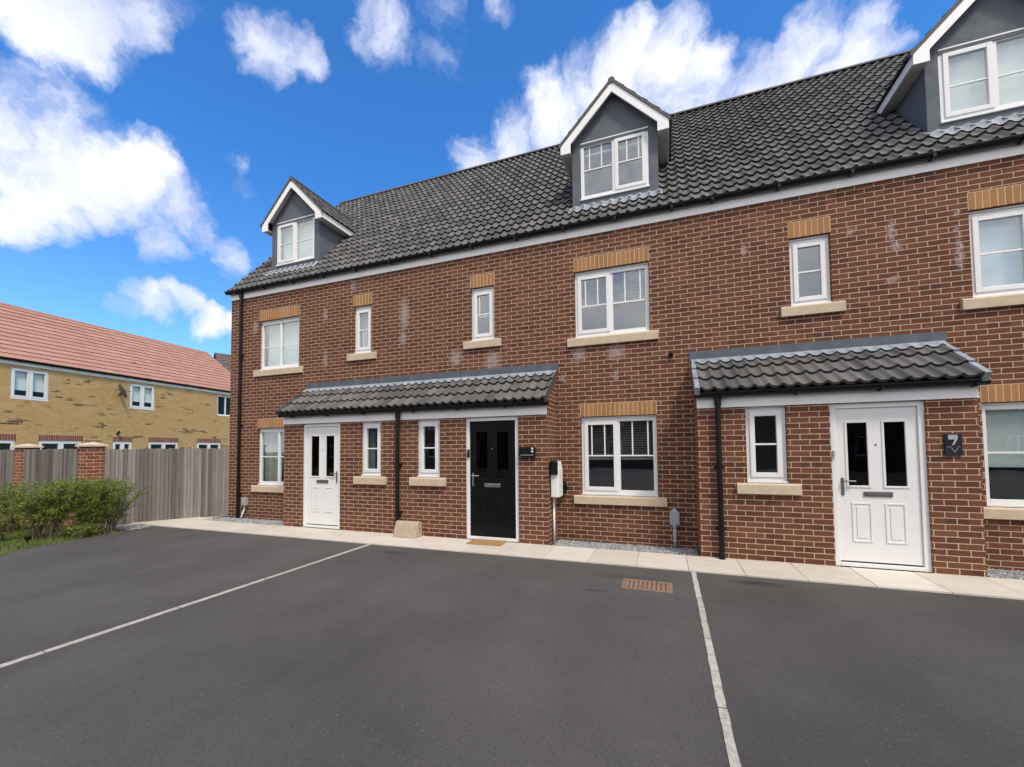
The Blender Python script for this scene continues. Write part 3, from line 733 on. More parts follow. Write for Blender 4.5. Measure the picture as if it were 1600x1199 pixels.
    fl.build('dormer_flashing', 'lead', D, smooth=True, fixn=False)
    window(H, dx-.608, dx+.608, wz0+.004, wz1-.004, fy+.012, 2, cv['d'][0], cv['d'][1], cv['d'][2])
    return H, L

H1, L1 = house(1, 'left end terraced house with white door and sheer curtains, beside the wooden fence', 0., 5.4, (.962, 2.219, .947, 2.2), (3.767, 4.240), DORM['a'], (3.026, 4.004), (4.505, 4.985), (2.518, 5.4, True, False),
  coverings=dict(w=((), (.46, ()), ('sheer', 1.)), n=((0,), (.5, ()), ('sheer', 1.)), g=((), (.5, ()), ('curtain', 1.)), d=((0,), (.48, ()), ('sheer', 1.)), p=('curtain', 1.)))
H2, L2 = house(2, 'middle terraced house with black front door and venetian blinds', 5.4, 10.5, (8.614, 9.875, 8.690, 9.945), (6.582, 7.077), DORM['d'], (6.769, 7.752), (5.775, 6.255), (5.4, 8.251, False, True),
  coverings=dict(w=((0,), [(.47, (.17, .66)), (.47, (.38, .85))], ('slats', .46)), n=((0,), (.50, (.2,)), ('slats', .46)), g=((0,), [(.50, (.15, .66)), (.50, (.38, .85))], ('darkslats', .50)), d=((1,), [(.53, (.2, .63)), (.53, (.37, .86))], ('slats', .12)), p=None))
H3, L3 = house(3, 'right terraced house with white door, black plaque and pale roller blinds', 10.5, 16.1, (13.937, 15.2, 13.96, 15.22), (11.883, 12.40), DORM['f'], (12.111, 13.098), (11.128, 11.622), (10.511, 13.587, True, True),
  coverings=dict(w=((0,), (.5, ()), ('roller', 1.)), n=((0,), (.5, ()), None), g=((), (.52, ()), ('roller', .60)), d=((0,), (.47, ()), ('roller', 1.)), p=None))
door(H1, L1(3.026), L1(4.004), 2.118, PY+.03, 'whitedoor', 'left')
door(H2, L2(6.769), L2(7.752), 2.118, PY+.03, 'blackdoor', 'right')
door(H3, L3(12.111), L3(13.098), 2.118, PY+.03, 'whitedoor', 'right')
downpipe(H1, L1(.395), -.05, -.02, 5.42, .036, (.55, 2.2, 3.9), 0.)
mb = MB(); mb.tube([(L1(.395), -.05, 5.42), (L1(.395), -.085, 5.46)], .036, 10); mb.build('gutter_outlet', 'black', H1)
downpipe(H2, L2(5.405), PY-.07, .0, 2.25, .036, (.42, 1.28), PY)
downpipe(H3, L3(10.775), PY-.07, .0, 2.25, .036, (.42, 1.28), PY)
# doorbells and small wall fittings that belong to the houses
mb = MB(); mb.box(L2(6.800), L2(6.840), PY+.005, PY+.0295, 1.42, 1.56); mb.tube([(L2(6.820), PY+.003, 1.45), (L2(6.820), PY+.006, 1.45)], .013, 12)
db = mb.build('doorbell', 'black', H2, bevel=.006)
mb = MB(); mb.tube([(L2(6.820), PY+.002, 1.525), (L2(6.820), PY+.0045, 1.525)], .012, 12); mb.build('lens', 'chrome', db)
mb = MB(); mb.box(L3(12.130), L3(12.158), PY+.010, PY+.0295, 1.43, 1.50); mb.tube([(L3(12.144), PY+.012, 1.38), (L3(12.144), PY+.018, 1.43)], .006, 8); mb.build('doorbell', 'greyplastic', H3, bevel=.004)
mb = MB(); mb.tube([(L2(10.184), -.06, 3.06), (L2(10.184), -.0015, 3.06)], .030, 14); mb.tube([(L2(10.184), -.072, 3.055), (L2(10.184), -.055, 3.06)], .036, 14); mb.build('vent_outlet', 'black', H2)

# ------------------------------------------------------------------ wall-hung and resting things
def cable_box(label, x, zbox, hbox, wbox, bend):
    T = thing('cable_box', label, 'utility box', (x, 0, 0), 0., None)
    mb = MB(); mb.box(-wbox/2, wbox/2, -.085, -.0015, zbox, zbox+hbox); B = mb.build('casing', 'greyplastic', T, bevel=.012)
    c = MB(); c.box(-wbox/2+.012, wbox/2-.012, -.094, -.0855, zbox+.05, zbox+hbox-.02); c.build('cover', 'greyplastic', T, bevel=.006)
    s = MB()
    if bend: s.tube([(0, -.045, zbox+.01), (0, -.05, zbox-.08), (-.03, -.07, zbox-.18), (-.07, -.10, -.05)], .021, 10)
    else:
        s.tube([(0, -.045, zbox+.005), (0, -.045, -.06)], .030, 12); s.tube([(0, -.045, zbox+.03), (0, -.045, zbox-.05)], .038, 12); s.tube([(0, -.045, .06), (0, -.045, .09)], .035, 12)
        k = MB(); k.prism([(-.06, -.08, zbox+hbox+.001), (.06, -.08, zbox+hbox+.001), (.012, -.06, zbox+hbox+.06), (-.012, -.06, zbox+hbox+.06)], (0, .05, 0)); k.build('cap', 'greyplastic', T, bevel=.005)
    s.build('conduit', 'whiteplastic' if bend else 'greyplastic', T, smooth=True)
cable_box('small grey box with a bent white conduit beside the left corner downpipe', .62, .27, .19, .13, True)
cable_box('grey cable entry box on a straight grey pipe, right of the middle house window', 10.18, .33, .20, .15, False)

T = thing('car_charger', 'white electric car charger with black socket cover on the porch side wall', 'car charger', (8.251, -.35, 0))
mb = MB(); mb.prism([(.02, -.15, .755), (.16, -.15, .755), (.16, -.15, 1.20), (.135, -.15, 1.345), (.02, -.15, 1.345)], (0, .28, 0)); mb.build('casing', 'whiteplastic', T, bevel=.012)
mb = MB(); mb.box(.015, .15, -.20, -.1515, 1.13, 1.365); mb.build('socket_cover', 'black', T, bevel=.02)
mb = MB(); mb.box(.0015, .0195, -.12, .10, .85, 1.25); mb.build('back_plate', 'black', T)
mb = MB(); mb.tube([(.035, -.02, .752), (.035, -.02, -.03)], .020, 10); mb.build('conduit', 'whiteplastic', T, smooth=True)
mb = MB()
for k in range(5):
    r_ = .095-.004*k; y_ = .225+.018*k
    mb.tube([(.155+r_*.45*math.cos(a*math.pi/10), y_, .885+r_*1.15*math.sin(a*math.pi/10)) for a in range(21)], .011, 6, cap=False)
mb.build('coiled_cable', 'black', T, smooth=True)
mb = MB(); mb.box(.13, .18, .215, .335, .84, .93); mb.build('cable_hook', 'black', T, bevel=.008)

T = thing('wall_box', 'flat black box with two white dots, right of the black door', 'wall box', (7.925, PY, 1.51))
mb = MB(); mb.box(-.135, .135, -.07, -.0015, -.082, .082); mb.build('casing', 'black', T, bevel=.008)
for z in (.055, .008):
    mb = MB(); mb.tube([(.095, -.0745, z), (.095, -.0705, z)], .017, 14); mb.build('white_dot', 'upvc', T)
mb = MB(); mb.box(-.11, .115, -.0725, -.0705, -.055, -.047); mb.build('pale_line', 'silver', T)

T = thing('house_number_plaque', 'square black slate plaque with silver number 7 on the right porch', 'house sign', (13.335, PY, 1.565))
mb = MB(); mb.box(-.082, .082, -.022, -.004, -.135, .135); mb.build('slab', 'slate', T, bevel=.003)
mb = MB(); y0, y1 = -.0245, -.0222
mb.box(-.048, .040, y0, y1, .062, .118)
mb.prism([(.012, y0, .0615), (.036, y0, .0615), (.004, y0, -.005), (-.014, y0, -.005)], (0, .0023, 0)); mb.build('numeral', 'silver', T)
mb = MB()
mb.box(-.065, -.018, y0, y1, -.030, -.026); mb.box(.034, .060, y0, y1, -.030, -.026)
for sx in (-1, 1): mb.prism([(.008, y0, -.098), (.008+sx*.030, y0, -.045), (.008+sx*.026, y0, -.042), (.008, y0, -.090)], (0, .0023, 0))
mb.build('emblem', 'silver', T)

T = thing('meter_cover', 'beige sloping ground meter cover standing by the middle porch downpipe', 'meter cover', (5.665, PY, 0))
prof = [(-.012, 0), (-.245, 0), (-.165, .235), (-.135, .262), (-.095, .272), (-.02, .25)]
mb = MB(); mb.prism([(-.235, y, z+.004) for y, z in prof], (.47, 0, 0)); B = mb.build('casing', 'beige', T, bevel=.006)
mb = MB()
for k in range(6):
    z0 = .03+k*.031; f = lambda z: -.245+(z/.235)*.08
    mb.prism([(-.215, f(z0)-.006, z0), (-.215, f(z0+.026)-.006, z0+.026), (-.215, f(z0+.026)+.006, z0+.026), (-.215, f(z0)+.006, z0)], (.43, 0, 0))
mb.build('ribbed_lid', 'beige', T, bevel=.003)
mb = MB(); mb.tube([(.2355, -.10, .155), (.243, -.10, .155)], .013, 10); mb.build('lock', 'chrome', T)

mb = MB(); mb.box(-.30, .30, -.17, .17, 0, .014); o = mb.build('doormat', 'coir', bevel=.004); o.location = (7.235, PY-.155, .003); o.rotation_euler = (0, 0, R(1.5))
tag(o, 'brown coir doormat on the paving before the black door', 'doormat')

T = thing('drain_cover', 'rusty slotted drain grating set in the asphalt left of the right white line', 'drain cover', (9.83, -2.13, -.02), R(.5))
mb = MB(); mb.box(-.275, .275, -.175, -.145, -.03, .006); mb.box(-.275, .275, .145, .175, -.03, .006); mb.box(-.275, -.245, -.145, .145, -.03, .006); mb.box(.245, .275, -.145, .145, -.03, .006); mb.build('frame', 'rust', T, bevel=.003)
mb = MB()
for k in range(10): x = -.2375+k*.05; mb.box(x, x+.031, -.143, .143, -.02, .003)
mb.box(-.243, .243, -.012, .012, -.02, .0015); mb.build('bars', 'rust', T, bevel=.002)
mb = MB(); mb.box(-.244, .244, -.144, .144, .0003, .0008); mb.build('slot_bed', 'rustdark', T)
T = thing('stopcock_lid', 'small dark round lid in the asphalt before the right porch', 'lid', (11.07, -1.64, -.02))
mb = MB(); mb.tube([(0, 0, -.01), (0, 0, .003)], .058, 18); mb.build('lid', 'iron', T)
mb = MB(); mb.tube([(0, 0, -.01), (0, 0, .0015)], .075, 18); mb.build('rim', 'iron', T)

# ------------------------------------------------------------------ ground
mb = MB(); mb.quad((-300, -300, -.05), (300, -300, -.05), (300, 300, -.05), (-300, 300, -.05)); structure(mb.build('ground', 'turf'))
KERB = [(-.45, -1.40), (-.22, -1.55), (-.10, -1.95), (-.14, -2.45), (-.10, -2.95), (.02, -3.35), (.35, -3.80), (.9, -4.35), (1.5, -5.1), (1.7, -6.5), (1.4, -12), (-6, -16), (-6, -60)]
mb = MB(); pts = [(x, y, -.02) for x, y in KERB] + [(60, -60, -.02), (60, -1.40, -.02)]; mb.poly(pts); structure(mb.build('car_park', 'asphalt'))
mb = MB(); x = -1.30; ws = .645
edge = 0
while x < 17:
    d = rng.uniform(-.002, .002)
    if x+ws > 13.30 and False: pass
    y0 = -1.40; y1 = PY+.002 if x > -.2 else -.02
    if x < -.25: y1 = -.35
    mb.box(x+.003, x+ws-.003, y0, y1, -.06, 0+d*.4); x += ws
structure(mb.build('paving', 'slab', bevel=.004))
mb = MB(); mb.box(-1.3, 17, -1.395, PY, -.08, -.012); structure(mb.build('path_bed', 'mortar'))
# parking bay lines of pale setts
def bay_line(x0, x1, y0, y1, wdt, seed):
    r2 = random.Random(seed); mb = MB(); n = 9; y = y0
    L_ = y0-y1; k = 0
    while y > y1:
        ln = .98; t0, t1 = (y0-y)/L_, min(1, (y0-y+ln)/L_)
        xa, xb = x0+(x1-x0)*t0, x0+(x1-x0)*t1; j = r2.uniform(-.004, .004)
        N = 10
        for s in range(N):       # ragged edges: short strips with slightly uneven width
            pass
        i = len(mb.v); top = -.015; pl, prr = [], []
        for s in range(N+1):
            f = s/N; yy = y-.004-(min(ln, y-y1)-.008)*f; xx = xa+(xb-xa)*f+j
            pl.append((xx-wdt/2+r2.uniform(-.003, .003), yy)); prr.append((xx+wdt/2+r2.uniform(-.003, .003), yy))
        for s in range(N):
            a, b, c, d = pl[s], prr[s], prr[s+1], pl[s+1]
            mb.v += [] 
        base = len(mb.v); mb.v += [(p[0], p[1], top) for p in pl]+[(p[0], p[1], top) for p in prr]+[(p[0], p[1], -.04) for p in pl]+[(p[0], p[1], -.04) for p in prr]
        for s in range(N):
            mb.f.append((base+s, base+s+1, base+N+1+s+1, base+N+1+s)); mb.t.append(0)
            mb.f.append((base+s, base+2*N+2+s, base+2*N+3+s, base+s+1)); mb.t.append(0); mb.f.append((base+N+1+s, base+N+2+s, base+3*N+4+s, base+3*N+3+s)); mb.t.append(0)
        y -= ln
    return structure(mb.build('parking_line', 'sett'))
bay_line(10.367, 10.336, -1.405, -7.5, .052, 3)
bay_line(5.365, 5.362, -1.405, -9.5, .060, 4)
# gravel strips
def gravel(name, m, rects, dens, r0, r1, z, seed):
    r2 = random.Random(seed); mb = MB()
    for (x0, x1, y0, y1) in rects:
        for _ in range(int((x1-x0)*(y1-y0)*dens)):
            x, y = r2.uniform(x0, x1), r2.uniform(y0, y1); r = r2.uniform(r0, r1); zz = z+r2.uniform(-.006, .012)
            a = r2.uniform(0, 6.28); i = len(mb.v); n = 5
            for k in range(n): mb.v.append((x+r*math.cos(a+k*1.2566)*r2.uniform(.75, 1.2), y+r*math.sin(a+k*1.2566)*r2.uniform(.6, 1.1), zz+r2.uniform(-.2, .3)*r))
            mb.v.append((x+r2.uniform(-.2, .2)*r, y, zz+r*r2.uniform(.5, .9)))
            for k in range(n): mb.f.append((i+k, i+(k+1) % n, i+n)); mb.t.append(0)
    o = mb.build(name, m, fixn=False); o['kind'] = 'stuff'; return o
g = gravel('gravel', 'stone', [(-.15, 2.5, -.62, -.01), (8.27, 10.49, -.62, -.01), (13.6, 16.1, -.62, -.01)], 4200, .009, .019, -.05, 11); g['label'] = 'grey gravel strips along the foot of the walls'; g['category'] = 'gravel'
g = gravel('pale_gravel', 'chip', [(-1.5, -.28, -1.85, -1.405), (-1.30, -.18, -.34, .1)], 3600, .008, .017, -.03, 12); g['label'] = 'pale gravel at the end of the path by the wooden fence'; g['category'] = 'gravel'
mb = MB(); mb.box(-.16, 2.515, -.628, -.002, -.09, -.058); mb.box(8.253, 10.509, -.628, -.002, -.09, -.058); mb.box(13.59, 16.1, -.628, -.002, -.09, -.058); structure(mb.build('gravel_bed', 'soil'))

# ------------------------------------------------------------------ fence, piers, low wall
def boards(mb, P0, P1, z0, z1, nrm, seed, bw=.070):
    r2 = random.Random(seed); P0, P1 = Vector(P0), Vector(P1); d = P1-P0; Ln = d.length; d.normalize(); nrm = Vector(nrm); x = 0.
    while x < Ln-.02:
        w_ = min(bw*r2.uniform(.85, 1.12), Ln-x); top = z1+r2.uniform(-.008, .008); o1, o2 = r2.uniform(-.002, .004), r2.uniform(.024, .034)
        a = P0+d*(x-.012); b = P0+d*(x+w_)
        pts = [a+nrm*o1, b+nrm*o2, b-nrm*.008, a-nrm*.008]
        mb.prism([(p.x, p.y, z0+r2.uniform(-.006, .006)) for p in pts], (0, 0, top-z0)); x += w_
FA, FB = Vector((-1.37, -1.75, 0)), Vector((-.02, .42, 0)); fd = (FB-FA).normalized(); fn = Vector((fd.y, -fd.x, 0))
T = thing('wooden_fence', 'tall grey weathered board fence between brick pier and left house', 'fence', tuple(FA))
mb = MB(); boards(mb, (0, 0, 0), tuple(FB-FA), -.03, 1.64, fn, 5); mb.build('boards', 'fence', T)
mb = MB()
for z in (.25, .85, 1.42):
    a, b = -fn*.012, (FB-FA)-fn*.012
    mb.prism([(a.x, a.y, z), (b.x, b.y, z), (b.x-fn.x*.04, b.y-fn.y*.04, z), (a.x-fn.x*.04, a.y-fn.y*.04, z)], (0, 0, .075))
mb.build('rails', 'fence', T)
for k in (0.02, .5, .97):
    p = (FB-FA)*k - fn*.09; mb = MB(); mb.box(p.x-.04, p.x+.04, p.y-.04, p.y+.04, -.05, 1.6); mb.build('post', 'fence', T)

T = thing('garden_wall', 'low brick garden wall with capped brick piers behind the shrubs', 'garden wall', (-1.665, -1.85, 0), 0.)
PX = [0., -2.62, -5.25]
for px in PX:
    mb = MB(); h = .155; mb.box(px-h, px+h, -h, h, -.1, 1.695); P = mb.build('pier', 'pier', T)
    c = MB(); e = .20
    c.prism([(px-e, -e, 1.697), (px+e, -e, 1.697), (px+e, e, 1.697), (px-e, e, 1.697)], (0, 0, .045))
    i = len(c.v); c.v += [(px-e, -e, 1.7425), (px+e, -e, 1.7425), (px+e, e, 1.7425), (px-e, e, 1.7425), (px, 0, 1.80)]
    for q in range(4): c.f.append((i+q, i+(q+1) % 4, i+4)); c.t.append(0)
    c.build('coping', 'coping', P, bevel=.006)
mb = MB()
for a, b in ((PX[1]+.157, PX[0]-.157), (PX[2]+.157, PX[1]-.157)): mb.box(a, b, -.10, .10, -.1, .42)
mb.build('low_wall', 'pier', T)
for i, (a, b) in enumerate(((PX[1]+.16, PX[0]-.16), (PX[2]+.16, PX[1]-.16))):
    F = thing('fence_panel', ('grey board fence panel between the two capped brick piers', 'grey board fence panel left of the far brick pier, at the photo edge')[i], 'fence panel', (-1.665, -1.85, 0), 0., 'fence panels on the garden wall')
    mb = MB(); boards(mb, (a, -.115, 0), (b, -.115, 0), .425, 1.655, (0, -1, 0), 20+i); mb.build('boards', 'fence', F)
    mb = MB()
    for z in (.5, 1.0, 1.5): mb.box(a, b, -.108, -.07, z, z+.07)
    mb.build('rails', 'fence', F)

# ------------------------------------------------------------------ planting bed
def shrub(name, label, x, y, height, rad, nst, nleaf, seed, m='leaf', lean=(0, 0), base=.10, low=.25, leafsz=(.022, .042), group='shrubs in the bed'):
    r2 = random.Random(seed); T = thing(name, label, 'shrub', (x, y, -.03), 0., group)
    st = MB(); tips = []
    for k in range(nst):
        a = r2.uniform(0, 6.28); b0 = Vector((r2.uniform(-base, base), r2.uniform(-base, base), 0)); out = rad*r2.uniform(.25, 1.)
        end = Vector((math.cos(a)*out+lean[0], math.sin(a)*out*.8+lean[1], height*r2.uniform(.72, .97)))
        pts = []; n = 6
        for s in range(n+1):
            f = s/n; p = b0.lerp(end, f); p.x += r2.uniform(-.02, .02); p.y += r2.uniform(-.02, .02)
            p.z = height*(f**.8)*(end.z/height); pts.append(p)
        st.tube(pts, [.011*(1-.75*s/n) for s in range(n+1)], 5, cap=False)
        for s in range(1, n+1):
            for _ in range(4):
                f = r2.uniform(0, 1); q = pts[s-1].lerp(pts[s], f)
                if q.z < low*height*r2.uniform(.6, 1.3): continue
                e = q+Vector((r2.gauss(0, .11), r2.gauss(0, .11), r2.uniform(-.03, .14)))
                st.tube([q, (q+e)/2+Vector((r2.gauss(0, .012), r2.gauss(0, .012), .01)), e], [.0045, .0035, .002], 4, cap=False); tips.append((q, e))
    st.build('stems', 'stem', T, fixn=False)
    lf = MB()
    for k in range(nleaf):
        q, e = r2.choice(tips); f = r2.uniform(.25, 1.15); c = q.lerp(e, f)+Vector((r2.gauss(0, .022), r2.gauss(0, .022), r2.gauss(0, .02)))
        if c.z > height*1.02: c.z = height*r2.uniform(.92, 1.02)
        d = Vector((r2.gauss(0, 1), r2.gauss(0, 1), r2.gauss(.5, .8))).normalized(); s_ = d.cross(Vector((r2.gauss(0, 1), r2.gauss(0, 1), r2.gauss(0, 1)))).normalized()
        L_ = r2.uniform(*leafsz); w_ = L_*.42
        lf.quad(c, c+d*L_*.5+s_*w_*.5, c+d*L_, c+d*L_*.5-s_*w_*.5)
    lf.build('leaves', m, T, fixn=False)
    return T
shrub('shrub', 'leggy green shrub with bare lower stems, left one at the bed edge', -.75, -3.02, 1.08, .52, 17, 8000, 31, low=.34, lean=(-.12, 0))
shrub('shrub', 'green shrub with thin upright stems, in the centre of the bed', -.62, -2.86, 1.10, .42, 15, 8000, 32, low=.36, lean=(.02, .1))
shrub('shrub', 'dense green shrub with leaves down to the ground, before the right pier', -.62, -2.34, 1.12, .52, 22, 17000, 33, low=.12)
shrub('shrub', 'sparse twiggy shrub nearest the pale gravel and board fence', -.42, -2.12, 1.02, .42, 15, 6000, 34, low=.25, lean=(.16, .12))
shrub('shrub', 'green shrub in front of the far brick pier, cut by the photo edge', -2.3, -2.75, 1.0, .62, 14, 6500, 36, low=.25)
shrub('low_plant', 'low yellow green plant at the left edge of the grass', -1.25, -3.35, .42, .24, 12, 1500, 35, 'leafy', low=.3, group='low plants in the bed')
shrub('low_plant', 'low dark spreading plant at the foot of the dense shrub', -.38, -2.52, .20, .38, 14, 2600, 37, low=.05, group='low plants in the bed')
def bed_inside(x, y):
    if y > -2.02 or y < -7: return False
    for (ax, ay), (bx, by) in zip(KERB, KERB[1:]):
        if by <= y <= ay:
            xe = ax+(bx-ax)*(ay-y)/(ay-by); return -5 < x < xe-.035
    return False
r2 = random.Random(77); mb = MB(); cnt = 0
while cnt < 26000:
    y = r2.uniform(-6.2, -1.95); x = r2.uniform(-4.5, 1.6)
    if not bed_inside(x, y): continue
    if mnoise.noise((x*2.3, y*2.3, 0)) < -.25 and r2.random() < .75: continue
    cnt += 1; h = r2.uniform(.03, .085); a = r2.uniform(0, 6.28); w_ = r2.uniform(.003, .006); t = Vector((r2.gauss(0, .03), r2.gauss(0, .03), h))
    b = Vector((x, y, -.032)); s_ = Vector((math.cos(a)*w_, math.sin(a)*w_, 0)); mb.quad(b-s_, b+s_, b+s_*.5+t*.6, b-s_*.5+t)
o = mb.build('grass', 'grass', fixn=False); o['kind'] = 'stuff'; o['label'] = 'short green grass in the planting bed'; o['category'] = 'grass'
mb = MB(); prev = [(x, y) for x, y in KERB if y < -1.5 and y > -7]
mb.poly([(x-.002, y, -.035) for x, y in prev]+[(-6, prev[-1][1], -.035), (-6, -1.75, -.035), (-.3, -1.75, -.035)]); structure(mb.build('planting_bed', 'soil'))
T = thing('garden_light', 'small black spike light in the grass by the bed edge', 'garden light', (-.30, -3.30, -.03))
mb = MB(); mb.tube([(0, 0, 0), (0, 0, .10)], .008, 8); mb.build('spike', 'black', T)
mb = MB(); mb.tube([(0, 0, .10), (0, 0, .15)], [.03, .042], 12); mb.tube([(0, 0, .151), (0, 0, .162)], .046, 12); mb.build('lamp_head', 'black', T)

# ------------------------------------------------------------------ yellow brick house beyond the fence
YA = Vector((-12.38, .40, 0)); yrot = math.atan2(.99010, -.14034)
Hy = thing('brick_house', 'long yellow brick house with salmon tiled roof beyond the fence', 'house', tuple(YA), yrot)
t0, t1 = -7.0, 11.2; ze = 4.86; off = 3.6; pr_ = R(37.5)
ups = [(-5.6, -4.45), (.29, 1.39), (4.24, 5.35), (8.71, 9.8)]
dns = [(-5.7, -4.3), (-1.0, .5), (1.12, 2.53), (3.61, 4.41), (5.10, 6.55), (7.54, 8.97)]
mb = MB(); holes = [(a, b, 3.58, 4.75) for a, b in ups]+[(a, b, .9, 2.06) for a, b in dns]
holes_face(mb, t0, t1, -.2, ze+.2, holes, 0., .09)
for x in (t0, t1): mb.poly([(x, 0, -.2), (x, 2*off, -.2), (x, 2*off, ze+.15), (x, off, ze+off*math.tan(pr_)), (x, 0, ze+.15)])
mb.quad((t0, 2*off, -.2), (t1, 2*off, -.2), (t1, 2*off, ze+.15), (t0, 2*off, ze+.15))
mb.build('wall', 'yellow', Hy, fixn=False)
mb = MB()
for z in (2.5, 4.9): mb.box(t0+.02, t1-.02, .14, 2*off-.05, z-.06, z)
mb.box(t0+.02, t1-.02, 2.4, 2.46, 0, 4.8); mb.build('dark_interior', 'dark', Hy)
rl = (off+.15)/math.cos(pr_)
RF = roof_tiles('roof', (t0-.05, -.15, ze+.175), (1, 0, 0), (0, math.cos(pr_), math.sin(pr_)), t1-t0+.1, rl, .335, .33, 'redtile', Hy, prof='flat', step=.33, thick=.034)
mb = MB(); zr_ = ze+.175+(off+.15)*math.tan(pr_)
mb.quad((t0-.05, off, zr_-.01), (t1+.05, off, zr_-.01), (t1+.05, 2*off+.18, ze+.02), (t0-.05, 2*off+.18, ze+.02), .5); mb.build('rear_roof_slope', 'redtile', RF, tone=True)
mb = MB(); x = t0
while x < t1: mb.tube([(x+.004, off, zr_-.03), (min(x+.44, t1+.04), off, zr_-.03)], .085, 8, t=.3+.5*rng.random()); x += .45
mb.build('ridge_tiles', 'redtile', RF, tone=True)
mb = MB(); mb.box(7.05-2.0-.12, 7.05-2.0+.12, .9, 1.1, ze+.15+1.0*math.tan(pr_)-.05, ze+.15+1.0*math.tan(pr_)+.14); mb.build('roof_vent', 'browntile', RF, tone=True, bevel=.02)
mb = MB(); mb.box(t0, t1, -.02, -.001, ze-.01, ze+.19); mb.build('fascia', 'fascia', Hy)
gutter(Hy, t0-.05, t1+.05, -.085, ze+.165, .056)
for i, (a, b) in enumerate(ups):
    window(Hy, a+.01, b-.01, 3.585, 4.745, .03, 2, (0, 1) if i < 3 else (), None, ('roller', .68) if i < 3 else None, glass='glassfar')
for i, (a, b) in enumerate(dns):
    window(Hy, a+.01, b-.01, .905, 2.05, .03, 2, (0, 1), None, None, glass='glassfar')
    lintel(Hy, a, b, 2.06, 2.28, 0., 'redsoldier')
T = thing('satellite_dish', 'grey satellite dish on the yellow brick house, left of an upper window', 'satellite dish', tuple(YA+Vector((-.14034, .99010, 0))*3.78+Vector((.9901, .1403, 0))*.02+Vector((0, 0, 4.28))), yrot)
mb = MB(); n = 16; rings = 5; ctr = Vector((-.10, -.24, 0)); ax = Vector((.85, -.28, .35)).normalized(); ua = ax.cross(Vector((0, 0, 1))).normalized(); ub = ax.cross(ua)
idx = []
for r_ in range(rings+1):
    f = r_/rings
    for k in range(n):
        an = 2*math.pi*k/n; mb.v.append(tuple(ctr+ua*math.cos(an)*.30*f+ub*math.sin(an)*.34*f+ax*(.08*f*f)))
for r_ in range(rings):
    for k in range(n): mb.f.append((r_*n+k, r_*n+(k+1) % n, (r_+1)*n+(k+1) % n, (r_+1)*n+k)); mb.t.append(0)
dsh = mb.build('dish', 'darkmetal', T, smooth=True, fixn=False); md = dsh.modifiers.new('solid', 'SOLIDIFY'); md.thickness = .012
mb = MB(); mb.tube([(0, -.005, -.05), (.0, -.12, -.02), tuple(ctr-ax*.02)], .022, 8); mb.box(-.06, .06, -.012, -.001, -.13, .05); mb.build('bracket', 'greyplastic', T)
mb = MB(); p_ = ctr+ax*.34-ub*.0; mb.tube([tuple(ctr+ub*.26+ax*.06), tuple(p_+ub*.10)], .012, 6); mb.tube([tuple(p_+ub*.10), tuple(p_+ub*.02-ax*.09)], .034, 8); mb.build('receiver_arm', 'greyplastic', T)
T = thing('wall_lamp', 'small black lamp above a lower window of the yellow brick house', 'wall lamp', tuple(YA+Vector((-.14034, .99010, 0))*3.78+Vector((0, 0, 2.40))), yrot)
mb = MB(); mb.box(-.035, .035, -.02, -.0015, -.06, .06); mb.build('back_plate', 'black', T, bevel=.005)
mb = MB(); mb.tube([(0, -.02, -.02), (0, -.10, -.02), (0, -.11, .01)], .010, 6); mb.tube([(0, -.11, .01), (0, -.11, .10)], [.055, .035], 10); mb.tube([(0, -.11, .10), (0, -.11, .13)], [.05, .01], 10); mb.build('lantern', 'black', T)

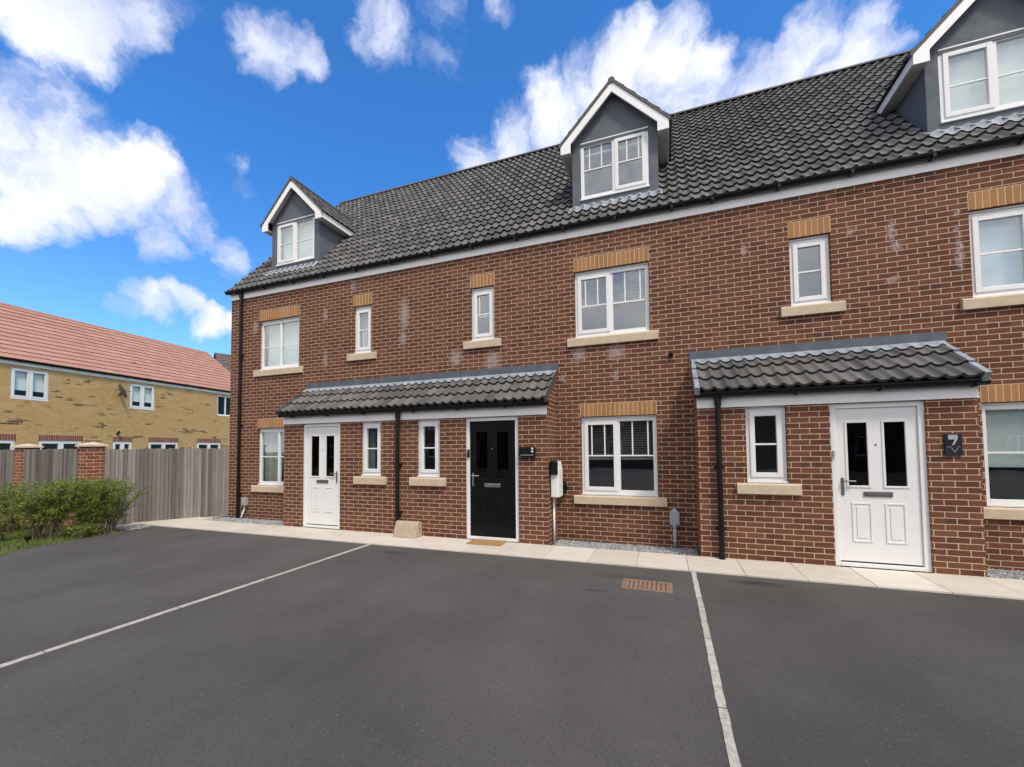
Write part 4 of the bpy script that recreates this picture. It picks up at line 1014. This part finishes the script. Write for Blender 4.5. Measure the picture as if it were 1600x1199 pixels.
# house far behind, only its gable shows between the roofs
Hb = thing('far_house', 'brown brick gable with dark roof showing past the salmon roof', 'house', (-21.35, 14.2, 0), R(-23.6))
mb = MB(); hw_, e_, rz_, ln = 3.4, 5.7, 8.9, 9.
mb.poly([(-hw_, 0, -.2), (hw_, 0, -.2), (hw_, 0, e_), (0, 0, rz_), (-hw_, 0, e_)]); mb.poly([(-hw_, ln, -.2), (hw_, ln, -.2), (hw_, ln, e_), (0, ln, rz_), (-hw_, ln, e_)])
mb.quad((-hw_, 0, -.2), (-hw_, ln, -.2), (-hw_, ln, e_), (-hw_, 0, e_)); mb.quad((hw_, 0, -.2), (hw_, ln, -.2), (hw_, ln, e_), (hw_, 0, e_)); mb.build('wall', 'brown', Hb)
sl2 = math.hypot(hw_+.2, (rz_-e_)*(hw_+.2)/hw_); vv = Vector((hw_+.2, 0, (rz_-e_)*(hw_+.2)/hw_)).normalized(); zz0 = e_-.2*(rz_-e_)/hw_+.05
roof_tiles('roof', (-hw_-.2, ln, zz0), (0, -1, 0), tuple(vv), ln+.12, sl2, .33, .3, 'browntile', Hb, amp=.02)
roof_tiles('roof', (hw_+.2, -.12, zz0), (0, 1, 0), (-vv.x, 0, vv.z), ln+.12, sl2, .33, .3, 'browntile', Hb, amp=.02)

# houses across the car park, behind the viewpoint: they are what the ground-floor panes mirror
Ho = thing('facing_houses', 'dark brick row across the car park, seen only mirrored in the ground floor panes', 'houses', (33., -27., 0), R(180))
mb = MB(); ups = [(x, x+1.2) for x in range(2, 58, 4)]; dns = [(x+.1, x+1.3) for x in range(2, 58, 4)]
holes_face(mb, 0, 60, -.2, 5.2, [(a, b, 3.4, 4.6) for a, b in ups]+[(a, b, .8, 2.1) for a, b in dns], 0., .1)
for x in (0, 60): mb.poly([(x, 0, -.2), (x, 8, -.2), (x, 8, 5.2), (x, 4, 8.4), (x, 0, 5.2)])
mb.quad((0, 8, -.2), (60, 8, -.2), (60, 8, 5.2), (0, 8, 5.2)); mb.build('wall', 'brick', Ho, fixn=False)
mb = MB(); mb.quad((-.1, -.2, 5.1), (60.1, -.2, 5.1), (60.1, 4, 8.45), (-.1, 4, 8.45), .3); mb.quad((-.1, 8.2, 5.1), (60.1, 8.2, 5.1), (60.1, 4, 8.45), (-.1, 4, 8.45), .3); mb.build('roof', 'tile', Ho, tone=True)
mb = MB(); mb.box(0, 60, -.02, -.001, 4.98, 5.15); mb.build('fascia', 'fascia', Ho)
for a, b in ups: window(Ho, a, b, 3.4, 4.6, .04, 2, (0,), None, ('roller', .4), glass='glassfar')
for a, b in dns: window(Ho, a, b, .8, 2.1, .04, 2, (0,), None, None, glass='glassfar')
